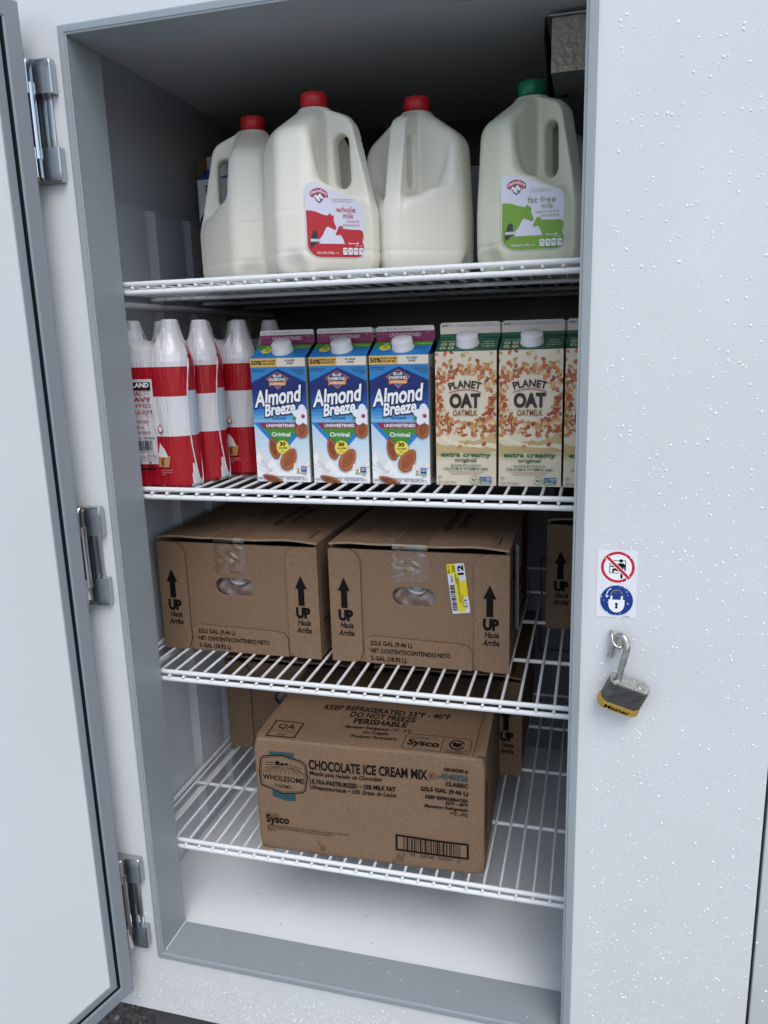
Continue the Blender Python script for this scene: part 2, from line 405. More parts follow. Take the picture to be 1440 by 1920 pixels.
# hinges
def hinge(z0, z1):
    h = bpy.data.objects.new('hinge', None); COL.objects.link(h); h.parent = fr; h.location = (0, 0, 0)
    xr = -.0115; xl = -.062
    for (a, c, top) in ((z1 - .044, z1, 1), (z0, z0 + .044, 0)):
        m = MB()
        prof = [(xr, 0), (xr, -.0125), (xr - .0012, -.0138), (-.0385, -.0155)] + [(-.0505 + .0112 * math.cos(rad(t)), -.0165 - .0112 * math.sin(rad(t))) for t in range(35, 181, 16)] + [(xl, 0)]
        n = len(prof); K1 = (.80, .90, .97)
        zs = [(a, 1), (c - .011, 1), (c - .006, K1[2]), (c - .002, K1[1]), (c, K1[0])] if top else [(a, K1[0]), (a + .002, K1[1]), (a + .006, K1[2]), (a + .011, 1), (c, 1)]
        vs = [(-.036 + (x + .036) * (1 - (1 - k) * .5), y * k, z) for z, k in zs for x, y in prof]
        for i in range(len(zs) - 1):
            for j in range(n - 1):
                f = (i * n + j + 1, i * n + j, (i + 1) * n + j, (i + 1) * n + j + 1)
                m.add([vs[q] for q in f], [(0, 1, 2, 3)], CHROMEF if j < 3 else CHROME, j >= 3)
        m.add(vs[:n], [list(range(n))], CHROME); m.add(vs[-n:], [list(range(n))[::-1]], CHROME)
        m.build('hinge_block', h)
    m = MB(); m.tube([(-.044, -.016, z0 + .03), (-.044, -.016, z1 - .03)], .0065, CHROME, 20); m.build('hinge_pin', h)
    m = MB(); m.box((-.060, -.0035, z0 + .02), (-.0215, -.0003, z1 - .02), CHROMEF, bev=.0008)
    m.box((-.0385, -.006, z0 + .044), (-.0375, -.0036, z1 - .044), DARK); m.build('hinge_plate', h)
for a, c in ((1.272, 1.4285), (.651, .808), (.0205, .1965)): hinge(a, c)

# door, swung open about 106 degrees
door = bpy.data.objects.new('door', None); COL.objects.link(door); door.parent = fr
P0 = Vector((-.0366, -.03, 0)); e = Vector((-.2714, -.9625, 0)).normalized(); nrm = Vector((-e.y, e.x, 0))
if nrm.x < 0: nrm = -nrm
DM = Matrix(((e.x, nrm.x, 0, P0.x), (e.y, nrm.y, 0, P0.y), (0, 0, 1, 0), (0, 0, 0, 1)))
DZ0, DZ1, DW = -.052, 1.492, .78
def doorring(mb, prof, m):
    rg = [[(i, o, DZ0 + i), (DW - i, o, DZ0 + i), (DW - i, o, DZ1 - i), (i, o, DZ1 - i)] for i, o in prof]
    for A_, B_ in zip(rg, rg[1:]):
        for k in range(4):
            mb.add([A_[k], A_[(k + 1) % 4], B_[(k + 1) % 4], B_[k]], [(3, 2, 1, 0)], m, False, DM)
b = MB(); doorring(b, [(.003, -.012), (-.001, -.006), (.000, -.001), (.003, .0015), (.0235, .0015), (.0262, -.0005)], GASK)
doorring(b, [(.0262, -.0005), (.0268, -.009), (.0318, -.009), (.0322, -.002)], DARK)
doorring(b, [(.0322, -.002), (.0328, 0), (.0345, .001), (.0445, .001), (.046, -.001)], GASK)
b.build('gasket', door)
b = MB(); i = .046
doorring(b, [(.0455, -.002), (.0462, .0008), (.049, .0018)], DOORIN)
i = .049
b.add([(i, .0018, DZ0 + i), (DW - i, .0018, DZ0 + i), (DW - i, .0018, DZ1 - i), (i, .0018, DZ1 - i)], [(3, 2, 1, 0)], DOORIN, False, DM)
b.build('liner_panel', door)
b = MB(); b.box((.004, -.075, DZ0 + .002), (DW - .004, -.0095, DZ1 - .002), WHITE, DM, bev=.004); b.build('door_panel', door)

# warning sticker
A = Art(50.5, 92)
A.rect(ink('#e4e7ea', .25), 0, 0, 50.5, 92, 3)
RED, BLUE, WH = ink('#c4202f', .25), ink('#0b3a86', .25), ink('#f2f4f5', .25)
cx, cy = 25.5, 68.5
A.ell(RED, cx, cy, 21, n=48); A.ell(WH, cx, cy, 17.4, n=48)
A.line(K, [(cx - 9, cy + 9), (cx + 9.5, cy + 9), (cx + 9.5, cy - 4)], .9); A.line(K, [(cx - 10, cy + 5), (cx - 10, cy - 8), (cx + 1, cy - 8)], .9)
A.ell(K, cx + 4, cy + 8.8, 2.3)
A.poly(K, [(cx + .5, cy + 5.5), (cx + 7, cy + 5.5), (cx + 9.6, cy + 3), (cx + 9.9, cy - 4.5), (cx + 8.3, cy - 4.5), (cx + 7.6, cy + 1.5), (cx + 6.6, cy - 5), (cx + 6.3, cy - 15), (cx + 3.8, cy - 15), (cx + 3.4, cy - 6.5), (cx - 4.2, cy - 4), (cx - 5, cy - 8), (cx - 7.2, cy - 8), (cx - 6.4, cy - 2), (cx + .6, cy - .5)])
A.line(K, [(cx + 1, cy + 4), (cx - 4, cy + .8), (cx - 8.5, cy + 1.2)], 1.7)
A.line(WH, [(cx - 12.5, cy + 12.5), (cx + 12.5, cy - 12.5)], 5.2); A.line(RED, [(cx - 13.4, cy + 13.4), (cx + 13.4, cy - 13.4)], 3.6)
cy = 23.5
A.ell(BLUE, cx, cy, 20.5, n=48)
lk = [(cx - 10, cy + 1), (cx + 10, cy + 1), (cx + 10, cy - 5)] + [(cx + 10 * math.cos(rad(t)), cy - 5 + 11.5 * math.sin(rad(t))) for t in range(0, -181, -15)]
A.poly(WH, lk)
A.line(WH, [(cx - 6.5, cy + .5), (cx - 6.5, cy + 7)] + [(cx - 6.5 * math.cos(rad(t)), cy + 7 + 6.5 * math.sin(rad(t))) for t in range(0, 181, 15)] + [(cx + 6.5, cy + .5)], 2.6)
A.ell(K, cx, cy - 5, 1.9); A.poly(K, [(cx - .7, cy - 5), (cx + .7, cy - 5), (cx + 1.8, cy - 11), (cx - 1.8, cy - 11)])
A.line(WH, [(cx - 7.5, cy + 16), (cx - 11, cy + 13), (cx - 12.5, cy + 8), (cx - 12.2, cy + 5)], 1.1); A.poly(WH, [(cx - 14.8, cy + 7), (cx - 12.2, cy + 3.2), (cx - 9.6, cy + 7), (cx - 12.2, cy + 5.6)])
A.text('1075290354', 33, 1.6, 1.4, K)
b = MB(); A.emit(b, lambda u, v, l: (.7195 + u, -.0004 - l, .680 + v)); b.build('warning_sticker', fr)

# wire eye that holds the padlock
b = MB()
b.tube([(.7402, .002, .6605), (.7402, -.006, .6605), (.7405, -.0105, .6575), (.7420, -.0125, .650), (.7455, -.0150, .6455), (.750, -.0175, .6445), (.7545, -.0165, .6465), (.756, -.010, .649), (.756, .002, .6495)], .0022, STEEL, 10)
b.build('lock_eye', fr)

# ------------------------------------------------------------------ padlock, hanging open
lock = thing('padlock', 'open steel padlock with yellow band hanging below the warning sticker', 'padlock', (.7505, -.024, .6045))
RL = Matrix.Rotation(rad(20), 4, 'Y') @ Matrix.Rotation(rad(7), 4, 'Z') @ Matrix.Rotation(rad(13), 4, 'X')
# local: x along the width, -z down, y thickness
bw, bh, bt = .052, .034, .024
def chamf(x0, x1, t, c):
    return [(x0, -t / 2 + c), (x0 + c, -t / 2), (x1 - c * 1.3, -t / 2), (x1, -t / 2 + c), (x1, t / 2 - c), (x1 - c * 1.3, t / 2), (x0 + c, t / 2), (x0, t / 2 - c)]
b = MB(); N = 12
for i in range(N):
    za, zb = -bh * (i + 1) / N, -bh * i / N; j = .0003 * (i % 2)
    b.prism(chamf(-.010 + j, bw - .010 - j, bt - 2 * j, .006), za + .00005, zb, STEEL if i == 0 else LAMIN, RL)
b.build('body', lock)
b = MB(); b.prism(chamf(-.0112, bw - .0088, bt + .0022, .0066), -bh - .009, -bh + .001, YELL, RL)
A = Art(52, 10); A.text('Master', 25, 1.8, 5.2, K, 'c', bold=.03, w=34)
A.emit(b, lambda u, v, l: RL @ Vector((-.0112 + u, -(bt + .0022) / 2 - .0001 - l, -bh - .009 + v)))
b.build('bumper', lock)
b = MB()
for x, y in ((-.005, .008), (-.005, -.008), (.008, .0085), (.010, -.0085), (.022, .0085), (.024, -.0085), (.037, .007), (.037, -.007)):
    b.lathe([(.0021, 0), (.0021, .0005), (.0015, .0009), (0.0001, .001)], STEEL, 12, RL @ Matrix.Translation((x, y, 0)))
b.build('rivet', lock)
b = MB(); b.lathe([(.0052, .0002), (.0052, .0004)], DARK, 20, RL @ Matrix.Translation((.030, 0, 0))); b.lathe([(.0058, .0001), (.0058, .0003), (.0053, .0006)], STEEL, 20, RL @ Matrix.Translation((.030, 0, 0)))
b.build('shackle_hole', lock)
b = MB(); L0 = Vector(lock.location)
pts = [(0.000, .000, -.004), (.0022, .000, .012), (.0055, .000, .026), (.0085, .001, .038), (.0090, .0025, .0455), (.0068, .005, .0525), (.0020, .0085, .0560), (-.0030, .0118, .0535), (-.0062, .0138, .047), (-.0080, .0145, .038), (-.0115, .0145, .0235)]
# smooth the path
P = [Vector(p) for p in pts]; Q = []
for i in range(len(P) - 1):
    p0, p1, p2, p3 = P[max(i - 1, 0)], P[i], P[i + 1], P[min(i + 2, len(P) - 1)]
    for t in (0, .33, .66):
        Q.append(.5 * ((2 * p1) + (-p0 + p2) * t + (2 * p0 - 5 * p1 + 4 * p2 - p3) * t * t + (-p0 + 3 * p1 - 3 * p2 + p3) * t ** 3))
Q.append(P[-1])
b.tube(Q, .0043, STEEL, 18); b.build('shackle', lock)

# ------------------------------------------------------------------ wire shelves
PITCH, SX0, SX1, SY0, SY1 = .0268, -.066, .940, .0839, .800
ZS = [1.1386, .8192, .5011, .1744]
NAMES = ['white wire shelf holding the plastic milk jugs, uppermost in the fridge', 'white wire shelf holding the cream packs and the row of cartons',
         'white wire shelf holding two cardboard boxes with hand holes', 'white wire shelf under the chocolate mix box, lowest in the fridge']
sh = thing('wire_shelf', NAMES[0], 'shelf', (0, 0, ZS[0]), 0, 'wire shelves')
b = MB(); b.tube([(SX0, SY0, 0), (SX1, SY0, 0)], .0040, WIRE, 12); b.build('front_rail', sh)
b = MB(); b.tube([(SX0, SY0 - .001, -.0125), (SX1, SY0 - .001, -.0125)], .0042, WIRE, 12); b.build('front_rail', sh)
b = MB()
for k in range(38):
    x = .022 - .0268 * 3 + k * PITCH
    if x > SX1: break
    b.tube([(x, SY0 - .0058, -.0066), (x, SY0 - .0048, -.0060), (x, SY0, -.0058), (x, SY1, -.0058)], [.0012, .0023, .0025, .0025], WIRE, 8)
b.build('wire_grid', sh)
for y in (.275, .467, .655):
    b = MB(); b.tube([(SX0, y, -.0118), (SX1, y, -.0118)], .0036, WIRE, 10); b.build('cross_rail', sh)
for x in (SX0, SX1):
    b = MB(); b.tube([(x, SY0, 0), (x, SY1, 0)], .0042, WIRE, 10); b.build('side_rail', sh)
b = MB(); b.tube([(SX0, SY1, 0), (SX1, SY1, 0)], .0036, WIRE, 10); b.build('back_rail', sh)
for sx, d in ((SX0, 1), (SX1, -1)):
    b = MB(); b.box((min(sx, sx - d * .016), SY0 + .012, -.034), (max(sx, sx - d * .016) + .002, SY0 + .03, -.008), DMET)
    b.tube([(sx + d * .012, SY0 + .006, -.026), (sx + d * .012, SY1, -.026)], .0062, WIRE, 10)
    b.build('support_rail', sh)
for z, l in zip(ZS[1:], NAMES[1:]): dup(sh, (0, 0, z), 0, l)
ZR = [z - .0033 for z in ZS]

# ------------------------------------------------------------------ milk jugs: a distance field turned into a surface
def surface_nets(F, lo, h):
    nx, ny, nz = F.shape; ins = F < 0
    c = [(i, j, k) for i in (0, 1) for j in (0, 1) for k in (0, 1)]
    cells = np.zeros((nx - 1, ny - 1, nz - 1), int)
    for i, j, k in c: cells += ins[i:nx - 1 + i, j:ny - 1 + j, k:nz - 1 + k]
    act = (cells > 0) & (cells < 8); idx = -np.ones(act.shape, int); ii = np.argwhere(act); idx[act] = np.arange(len(ii))
    acc = np.zeros((len(ii), 3)); cnt = np.zeros(len(ii))
    for a in c:
        for ax in range(3):
            if a[ax]: continue
            d = list(a); d[ax] = 1
            fa = F[ii[:, 0] + a[0], ii[:, 1] + a[1], ii[:, 2] + a[2]]; fb = F[ii[:, 0] + d[0], ii[:, 1] + d[1], ii[:, 2] + d[2]]
            m = (fa < 0) != (fb < 0); t = np.where(m, fa / np.where(m, fa - fb, 1), 0)
            p = np.tile(np.array(a, float), (len(ii), 1)); p[:, ax] += t
            acc[m] += p[m]; cnt[m] += 1
    V = lo + (ii + acc / cnt[:, None]) * h
    faces = []
    for ax in range(3):
        o1, o2 = (ax + 1) % 3, (ax + 2) % 3
        sl0 = [slice(1, n - 1) for n in F.shape]; sl0[ax] = slice(0, F.shape[ax] - 1)
        sl1 = list(sl0); sl1[ax] = slice(1, F.shape[ax])
        A0 = ins[tuple(sl0)]; A1 = ins[tuple(sl1)]
        e = np.argwhere(A0 != A1)
        if not len(e): continue
        s = A0[tuple(e.T)]
        off = np.ones(3, int); off[ax] = 0; e = e + off
        q = []
        for d1, d2 in ((0, 0), (-1, 0), (-1, -1), (0, -1)):
            g = e.copy(); g[:, o1] += d1; g[:, o2] += d2; q.append(idx[g[:, 0], g[:, 1], g[:, 2]])
        q = np.stack(q, 1); q[~s] = q[~s][:, ::-1]; faces.append(q)
    return V, np.concatenate(faces)
def smax(a, b, k): return np.maximum(a, b) + np.maximum(k - np.abs(a - b), 0) ** 2 / (4 * k)
def smin(a, b, k): return -smax(-a, -b, k)
h = .0021; lo = np.array([-.112, -.112, -.008]); n = (107, 107, 125)
X, Y, Z = np.meshgrid(*[lo[i] + np.arange(n[i]) * h for i in range(3)], indexing='ij')
shr = .006 * np.clip((Z - .085) / .11, 0, 1) + .010 * np.clip((.03 - Z) / .03, 0, 1) ** 2      # narrower at shoulder and foot
body = smax((np.abs(X) + np.abs(Y)) / math.sqrt(2) - (.0775 - shr), np.abs(Y) - (.084 - shr), .009)
body = smax(body, -X - (.087 - shr), .014)
body = smax(body, X - (.0965 - shr - np.clip(Z - .085, 0, 1) * .19), .012)
r2 = np.hypot(X, Y); kk = .78 - .36 * np.clip((X + .01) / .05, 0, 1) * np.clip(1 - np.abs(Y) / .05, 0, 1)
body = smax(body, (Z - (.2385 - (kk - .06) * (r2 - .022))) * .8, .013)
body = smax(body, -Z + 0 * X, .012)
# pressed-in foot panel at the front corner
body = smax(body, -(np.sqrt((X) ** 2 + (np.abs(Y) - .098) ** 2 + ((Z - .002) * .8) ** 2) - .026), .010)
xw = .026; pq = (((np.abs(Y) + .0001) / .066) ** 2.4 + (np.clip(.197 - Z, .0001, 1) / .088) ** 2.4) ** (1 / 2.4)
cut = smax((pq - 1) * .055, xw - X, .012); cut = np.maximum(cut, (Z - .232) * .8)
rec = smax(body, -cut, .013)
bar = np.maximum(body, smax(np.abs(Y) - .0125, (xw - .02) - X, .006))
jug = smin(rec, bar, .007)
zc = np.clip(Z, .139, .188); hole = np.sqrt((X - (.0475 - .03 * (Z - .16))) ** 2 + (Z - zc) ** 2) - .0125
jug = smax(jug, -hole, .006)
neck = np.maximum(r2 - .0215, np.maximum(Z - .2405, .20 - Z)); jug = smin(jug, neck, .008)
jug = np.maximum(jug, Z - .2405)
jug = jug + .0007 * np.exp(-((Z - .036) / .0022) ** 2) + .0005 * np.exp(-((Z - .092) / .002) ** 2) * (X < .02)
JV, JF = surface_nets(jug, lo, h)
def jugmesh(m):
    b = MB(); b.add([tuple(v) for v in JV], [list(map(int, f)) for f in JF], m, True); return b

def milk_label(col, name, l2, sub, per):
    A = Art(86, 100)
    C = ink(col, .3); bgm = ink('#d4d6e4', .3)
    out = rrect(0, 0, 86, 84, (20, 12, 12, 8)); out = [p for p in out if p[1] < 60] + [(86, 66), (84.5, 73), (80, 78), (66, 82.5), (40, 91), (20, 99), (12, 100), (5, 99), (1, 95), (0, 88)]
    A.poly(bgm, out)
    A.poly(C, [p for p in rrect(.6, .6, 85.4, 40, (19.5, 11.5, 0, 0)) if p[1] < 19] + [(85.4, 19), (.6, 19)])
    A.poly(C, [(1, 19), (1, 63), (9, 63), (16, 61.5), (24, 58.5), (31, 57), (33, 57.5), (35, 60), (37.5, 58.5), (38.5, 56.3), (41.5, 57.5), (41.5, 54), (41, 51), (42.5, 46), (44.8, 41), (44, 38.5), (41, 37.5), (38.5, 39.5), (35, 40.5), (32.5, 42), (30, 41), (27.5, 37), (25, 32), (22, 28), (19, 25), (18.5, 19)])
    A.poly(C, [(43, 31.5), (45.5, 30.5), (50, 31.5), (52, 29.5), (54.5, 25), (56.5, 20), (57, 14), (62, 14), (62.5, 21.5), (66, 20), (74, 20), (77, 22), (78, 14), (84, 14), (84, 23), (84.4, 30), (85.6, 25), (86, 25), (85.2, 33), (84, 37), (80, 38.6), (70, 38.6), (62, 39.2), (57, 39.4), (54.5, 40), (54.5, 43.5), (52.5, 42.5), (50.5, 43.4), (48.5, 42.8), (47.2, 40)])
    A.poly(ink('#20222a', .3), [(5, 10), (7, 14), (10, 15), (14, 19), (19, 21), (18, 24), (16.5, 27), (16.5, 33), (14.5, 36), (10, 36), (8.5, 32), (7, 27), (5.2, 26), (5, 20)])
    A.rect(ink('#9a9ca4', .3), 5.5, 21, 20, 25.4); A.text('GRADE A', 6, 22, 2.6, ink('#f0f0f2', .3), w=13.5, bold=.02)
    # arched name ribbon and the bouquet under it
    rb = [(20.5 + 17 * math.sin(rad(t)), 76 + 17 * math.cos(rad(t))) for t in range(-52, 53, 8)] + [(20.5 + 10 * math.sin(rad(t)), 76 + 10 * math.cos(rad(t)) - 1) for t in range(60, -61, -8)]
    A.poly(ink('#a02840', .3), rb); A.poly(ink('#a02840', .3), [(7.2, 86), (9, 80.5), (11.5, 82.5), (12.5, 80.2), (13, 86)]); A.poly(ink('#a02840', .3), [(34, 86), (33.5, 80.2), (31, 82), (28.8, 80.2), (28.3, 86)])
    A.text('Hannaford', 20.5, 87.6, 4.2, ink('#f0e6e8', .3), 'c', w=22, arc=13.5, bold=.015)
    A.poly(ink('#50525e', .3), [(13.5, 82), (17, 85), (24, 85), (28, 81), (25, 76), (20.5, 73), (16, 77)])
    for x, y, q in ((16, 82, 2), (19, 80.2, 2.3), (22, 83, 2.4), (24.5, 80.5, 2), (20.5, 77, 1.7), (17.5, 78.4, 1.2)): A.ell(ink('#e8e8ee', .3), x, y, q, n=12)
    A.text('our farmers pledge not to use', 39, 78.5, 1.5, C, w=33); A.text('artificial growth hormones*', 39, 75.6, 1.5, C, w=30)
    A.text(name, 74, 62, 7.6, C, 'r', w=29 if name == 'whole' else 38, res=3); A.text('milk', 71, 54, 7.0, C, 'r', w=16, res=3)
    A.text(l2, 79, 48.5, 3.0, C, 'r', w=19 if len(l2) < 12 else 32); A.text('pasteurized', 79, 43.6, 3.0, C, 'r', w=24)
    A.text('GALLON (3.78L)', 14, 4.8, 3.2, WH, w=26); A.text('U D', 42, 5, 2, WH); A.text('PER 1 CUP', 73, 15.6, 1.6, WH, w=9.5)
    for i, (a, c) in enumerate(zip((per, '5g', '125mg', '12g'), ('calories', 'sat fat', 'sodium', 'sugars'))):
        x = 53 + i * 8; A.rect(ink('#e9eaee', .3), x, 4, x + 6.8, 13.6, 1.8); A.text(a, x + 3.4, 9.2, 2.4, K, 'c', w=5.2 if len(a) > 2 else 3.4, bold=.02); A.text(c, x + 3.4, 6.7, 1.2, K, 'c', w=5.6)
    return A
cap_prof = [(.0180, 0), (.0196, .0015), (.0196, .0165), (.0185, .0192), (.0165, .0202), (.0001, .0202)]
def jug_thing(label, m, capm, art, loc, rz):
    t = thing('milk_jug', label, 'milk jug', loc, rz, 'plastic milk jugs on the top shelf')
    jugmesh(m).build('bottle', t)
    b = MB(); b.lathe(cap_prof, capm, 72, Matrix.Translation((0, 0, .2425)), rib=.025); b.build('cap', t)
    b = MB(); b.lathe([(.0195, .2352), (.0232, .2362), (.0232, .2395), (.0205, .2412)], CAPW, 40); b.build('neck_ring', t)
    if art:
        b = MB(); n = Vector((math.cos(-PI / 4), math.sin(-PI / 4), 0)); tx = Vector((-n.y, n.x, 0))
        art.emit(b, lambda u, v, l: n * (.0782 + l - .02 * max(0, v - .07) ** 1 * .35) + tx * (u - .043) + Vector((0, 0, .026 + v)))
        b.build('label', t)
    return t
z = ZR[0] + .0005
redA = milk_label('#b5121f', 'whole', 'vitamin D', '', '150'); grnA = milk_label('#6d9a1e', 'fat free', 'vitamins A & D', '', '80')
j2 = jug_thing('gallon milk jug with red cap and a whole milk label facing front', MILK, REDCAP, redA, (.2995, .165, z), rad(-9))
dup(j2, (.1665, .243, z), rad(193), 'red capped milk jug nearest the left wall, its open handle loop facing that wall')
dup(j2, (.4375, .238, z), rad(-103), 'red capped jug with its handle pointing straight out, between the two labelled jugs')
j4 = jug_thing('gallon jug with green cap and a fat free milk label', MILKG, GRNCAP, grnA, (.6095, .225, z), rad(-38))
dup(j4, (.640, .425, z), rad(60), 'jug mostly hidden behind the green capped fat free jug')

# ------------------------------------------------------------------ gable top cartons
def carton(label, group, loc, w, zc, fin_z, art, gable, fin, side, sidegable, capx, catname='carton', sidestripes=True):
    d = w; t = thing('gable_carton', label, 'carton', loc, 0, group)
    b = MB(); zr = fin_z - .0225
    wp = side; mid = d / 2
    # walls
    b.add([(0, 0, 0), (w, 0, 0), (w, 0, zc), (0, 0, zc)], [(0, 1, 2, 3)], wp)
    b.add([(w, 0, 0), (w, d, 0), (w, d, zc), (w, 0, zc)], [(0, 1, 2, 3)], wp)
    b.add([(0, 0, 0), (0, d, 0), (0, d, zc), (0, 0, zc)], [(3, 2, 1, 0)], wp)
    b.add([(0, d, 0), (w, d, 0), (w, d, zc), (0, d, zc)], [(3, 2, 1, 0)], wp)
    b.add([(0, 0, 0), (w, 0, 0), (w, d, 0), (0, d, 0)], [(3, 2, 1, 0)], wp)
    q = .0012
    b.add([(0, 0, zc), (w, 0, zc), (w, mid - q, zr), (0, mid - q, zr)], [(0, 1, 2, 3)], sidegable)
    b.add([(0, d, zc), (w, d, zc), (w, mid + q, zr), (0, mid + q, zr)], [(3, 2, 1, 0)], sidegable)
    for x, s in ((w, 1), (0, -1)):      # folded-in gable ends
        ap = (x - s * .026, mid, zr - .004)
        for tri in (((x, 0, zc), (x, d, zc), ap), ((x, 0, zc), ap, (x, mid - q, zr)), ((x, d, zc), (x, mid + q, zr), ap)):
            b.add(tri, [(0, 1, 2)], sidegable)
    fl = rrect(0, zr, w, zr + .0225, (.0001, .0001, .004, .004))
    Mf = Matrix(((1, 0, 0, 0), (0, 0, -1, mid), (0, 1, 0, 0), (0, 0, 0, 1)))
    b.prism(fl, -q, q, ink('#cfcac4'), Mf)
    art.emit(b, lambda u, v, l: (u, -l, v))
    L = math.hypot(mid, zr - zc); gv = Vector((0, (mid - q) / L, (zr - zc) / L)); gn = Vector((0, -gv.z, gv.y))
    gable.emit(b, lambda u, v, l: Vector((u, 0, zc)) + gv * v + gn * l)
    fin.emit(b, lambda u, v, l: (u, mid - q - l, zr + v))
    if sidestripes:
        B = Art(w * 1000, zc * 1000); rr = random.Random(5)
        for k in range(58): B.rect(K, 6, 8 + k * 3.1, 6 + rr.uniform(18, 40), 9.3 + k * 3.1, keep=True)
        B.emit(b, lambda u, v, l: (w + l, u, v))
    body = b.build('carton_body', t)
    if capx is not None:
        M = Matrix.Translation(Vector((capx, 0, zc)) + gv * L * .47) @ Matrix(((1, 0, 0, 0), (0, gv.y, gn.y, 0), (0, gv.z, gn.z, 0), (0, 0, 0, 1)))
        b = MB(); b.lathe([(.0180, 0), (.0180, .0025), (.0168, .003), (.0168, .0145), (.0158, .0158), (.0001, .0160)], CAPW, 64, M, rib=.012); b.build('cap', t)
    return t, L * 1000
# almond drink artwork
w, zc = 96.0, 205.0
A = Art(w, zc)
for k in range(14): A.rect(ink(mix('#eceef0', '#9cc6e0', k / 13)), 0, k * 10, w, k * 10 + 10, keep=True)
A.rect(ink('#2f82be'), 0, 140, w, zc)
# splash of milk
A.poly(ink('#dcdedf'), [(0, 52), (10, 60), (16, 48), (24, 36), (33, 32), (38, 20), (60, 17), (78, 24), (88, 34), (96, 40), (96, 0), (0, 0)])
A.poly(ink('#eff0ef'), [(0, 44), (6, 50), (10, 40), (18, 26), (24, 34), (30, 38), (36, 29), (44, 18), (58, 14), (70, 18), (74, 30), (77, 22), (88, 30), (96, 36), (96, 0), (0, 0)])
A.poly(ink('#d0d3d5'), [(6, 34), (10, 39), (24, 22), (30, 24), (28, 17), (20, 15)]); A.poly(ink('#d6d9da'), [(0, 30), (22, 18), (23, 19.4), (0, 33)]); A.poly(ink('#d6d9da'), [(0, 23), (18, 14), (19, 15), (0, 25)])
A.poly(ink('#cdd1d2'), [(76, 20), (96, 30), (96, 27), (80, 17)])
# big diamond panel
A.poly(ink('#1b7cc4'), [(0, 99), (48, 52 - 5), (96, 99), (96, 170), (48, 192), (0, 170)])
N = 12; A.layer += 1
for k in range(N):
    y0 = 100 + k * 5.6; y1 = y0 + 5.6
    c = mix(mix('#74b4dc', '#0f69b6', min(1, k / 4)), '#06246a', min(1, max(0, (k - 3) / 6)))
    A.rect(ink(c), 0, y0, w, min(y1, 166), keep=True)
A.poly(ink('#06246a'), [(0, 165.8), (0, 166), (48, 188), (96, 166), (96, 165.8)])
A.poly(ink('#8c1d58'), [(8, 100), (88, 100), (78.5, 90), (17, 90)])
A.poly(ink('#3f8a22'), [(17, 90), (78.5, 90), (48, 57)])
A.rect(ink('#d8b25c'), 0, 191, 47, 205); A.rect(ink('#e2d8c8'), 47, 191, 96, 205)
A.text('50%', 1.8, 194.5, 6.8, K, w=18, bold=.035); A.text('MORE CALCIUM', 20.5, 199, 2.9, K, w=24, bold=.03); A.text('THAN DAIRY MILK*', 20.5, 194.6, 2.9, K, w=24, bold=.03)
A.text('NO ADDED', 70, 199.3, 2.9, K, 'c', w=17, bold=.03); A.text('SUGAR', 70, 195, 2.9, K, 'c', w=11, bold=.03)
nv = ink('#0a2358')
for i, s_ in enumerate(('ALMONDMILK CONTAINS', '450mg CALCIUM')): A.text(s_, 2, 186 - i * 3, 1.5, nv, w=25 - 4 * i, bold=.02)
for i, s_ in enumerate(('NOT A LOW CALORIE FOOD', 'SEE NUTRITION FACTS', 'FOR SUGAR', 'CONTENT')): A.text(s_, 94, 186 - i * 2.8, 1.4, nv, 'r', w=26 - 5 * i, bold=.02)
OR = ink('#d27a3a')
A.poly(OR, [(27, 172), (47, 183), (67, 172), (47, 154)]); A.poly(nv, [(29, 172), (47, 181.8), (65, 172), (47, 156)]); A.poly(ink('#1c78be'), [(40, 163), (54, 163), (47, 157)])
A.text('BLUE', 47, 174.3, 4.0, WH, 'c', w=14, bold=.02); A.text('DIAMOND', 47, 168.3, 4.6, WH, 'c', w=29, bold=.02)
A.poly(OR, [(32, 166), (40, 167.4), (54, 166.4), (62.5, 167.4), (61.5, 161), (54, 160.6), (40, 162), (31.5, 159.6)]); A.text('ALMONDS', 47, 162.1, 3.2, ink('#f2dcb8'), 'c', w=25, bold=.03)
A.text('Almond', 5, 126, 24.5, ink('#eef0f2'), w=80, bold=.03, shear=.22, rot=7, outline=(ink('#08164e'), .06), res=4)
A.text('Breeze', 22, 110.5, 18.5, ink('#eef0f2'), w=53, bold=.035, shear=.22, rot=7, outline=(ink('#08164e'), .075), res=4)
A.text('almondmilk', 47, 105.5, 3.6, ink('#123a86'), 'c', w=24, bold=.015)
A.text('UNSWEETENED', 48, 92.6, 4.9, WH, 'c', w=51, bold=.025); A.text('Original', 48, 77, 7.0, WH, 'c', w=33, bold=.02, res=3)
def almond(A, cx, cy, rx, ry, rot, c1='#a85e34', c2='#5c2812'):
    for q, mm in ((1.0, ink('#7a3a20')), (.93, ink(c1))):
        p = []
        for i in range(28):
            a = 2 * PI * i / 28; yy = math.sin(a) * ry * q; xx = math.cos(a) * rx * q * (1 - .22 * math.sin(a))
            c, d = math.cos(rad(rot)), math.sin(rad(rot)); p.append((cx + xx * c - yy * d, cy + xx * d + yy * c))
        A.poly(mm, p)
    c, d = math.cos(rad(rot)), math.sin(rad(rot))
    for o, L_ in ((-.55, .45), (-.28, .66), (0, .78), (.28, .66), (.55, .45)):
        pts = [(o * rx * (1 - abs(t) * .35), t * ry * L_) for t in (-1, -.5, 0, .5, 1)]
        A.line(ink(c2), [(cx + x * c - y * d, cy + x * d + y * c) for x, y in pts], 1.1, keep=o > -.5)
almond(A, 34, 57, 8.5, 18.5, 14); A.ell(ink('#c9a820'), 50.4, 58.6, 11.8, n=36); A.ell(ink('#e8d95c'), 50, 59, 11.2, n=36)
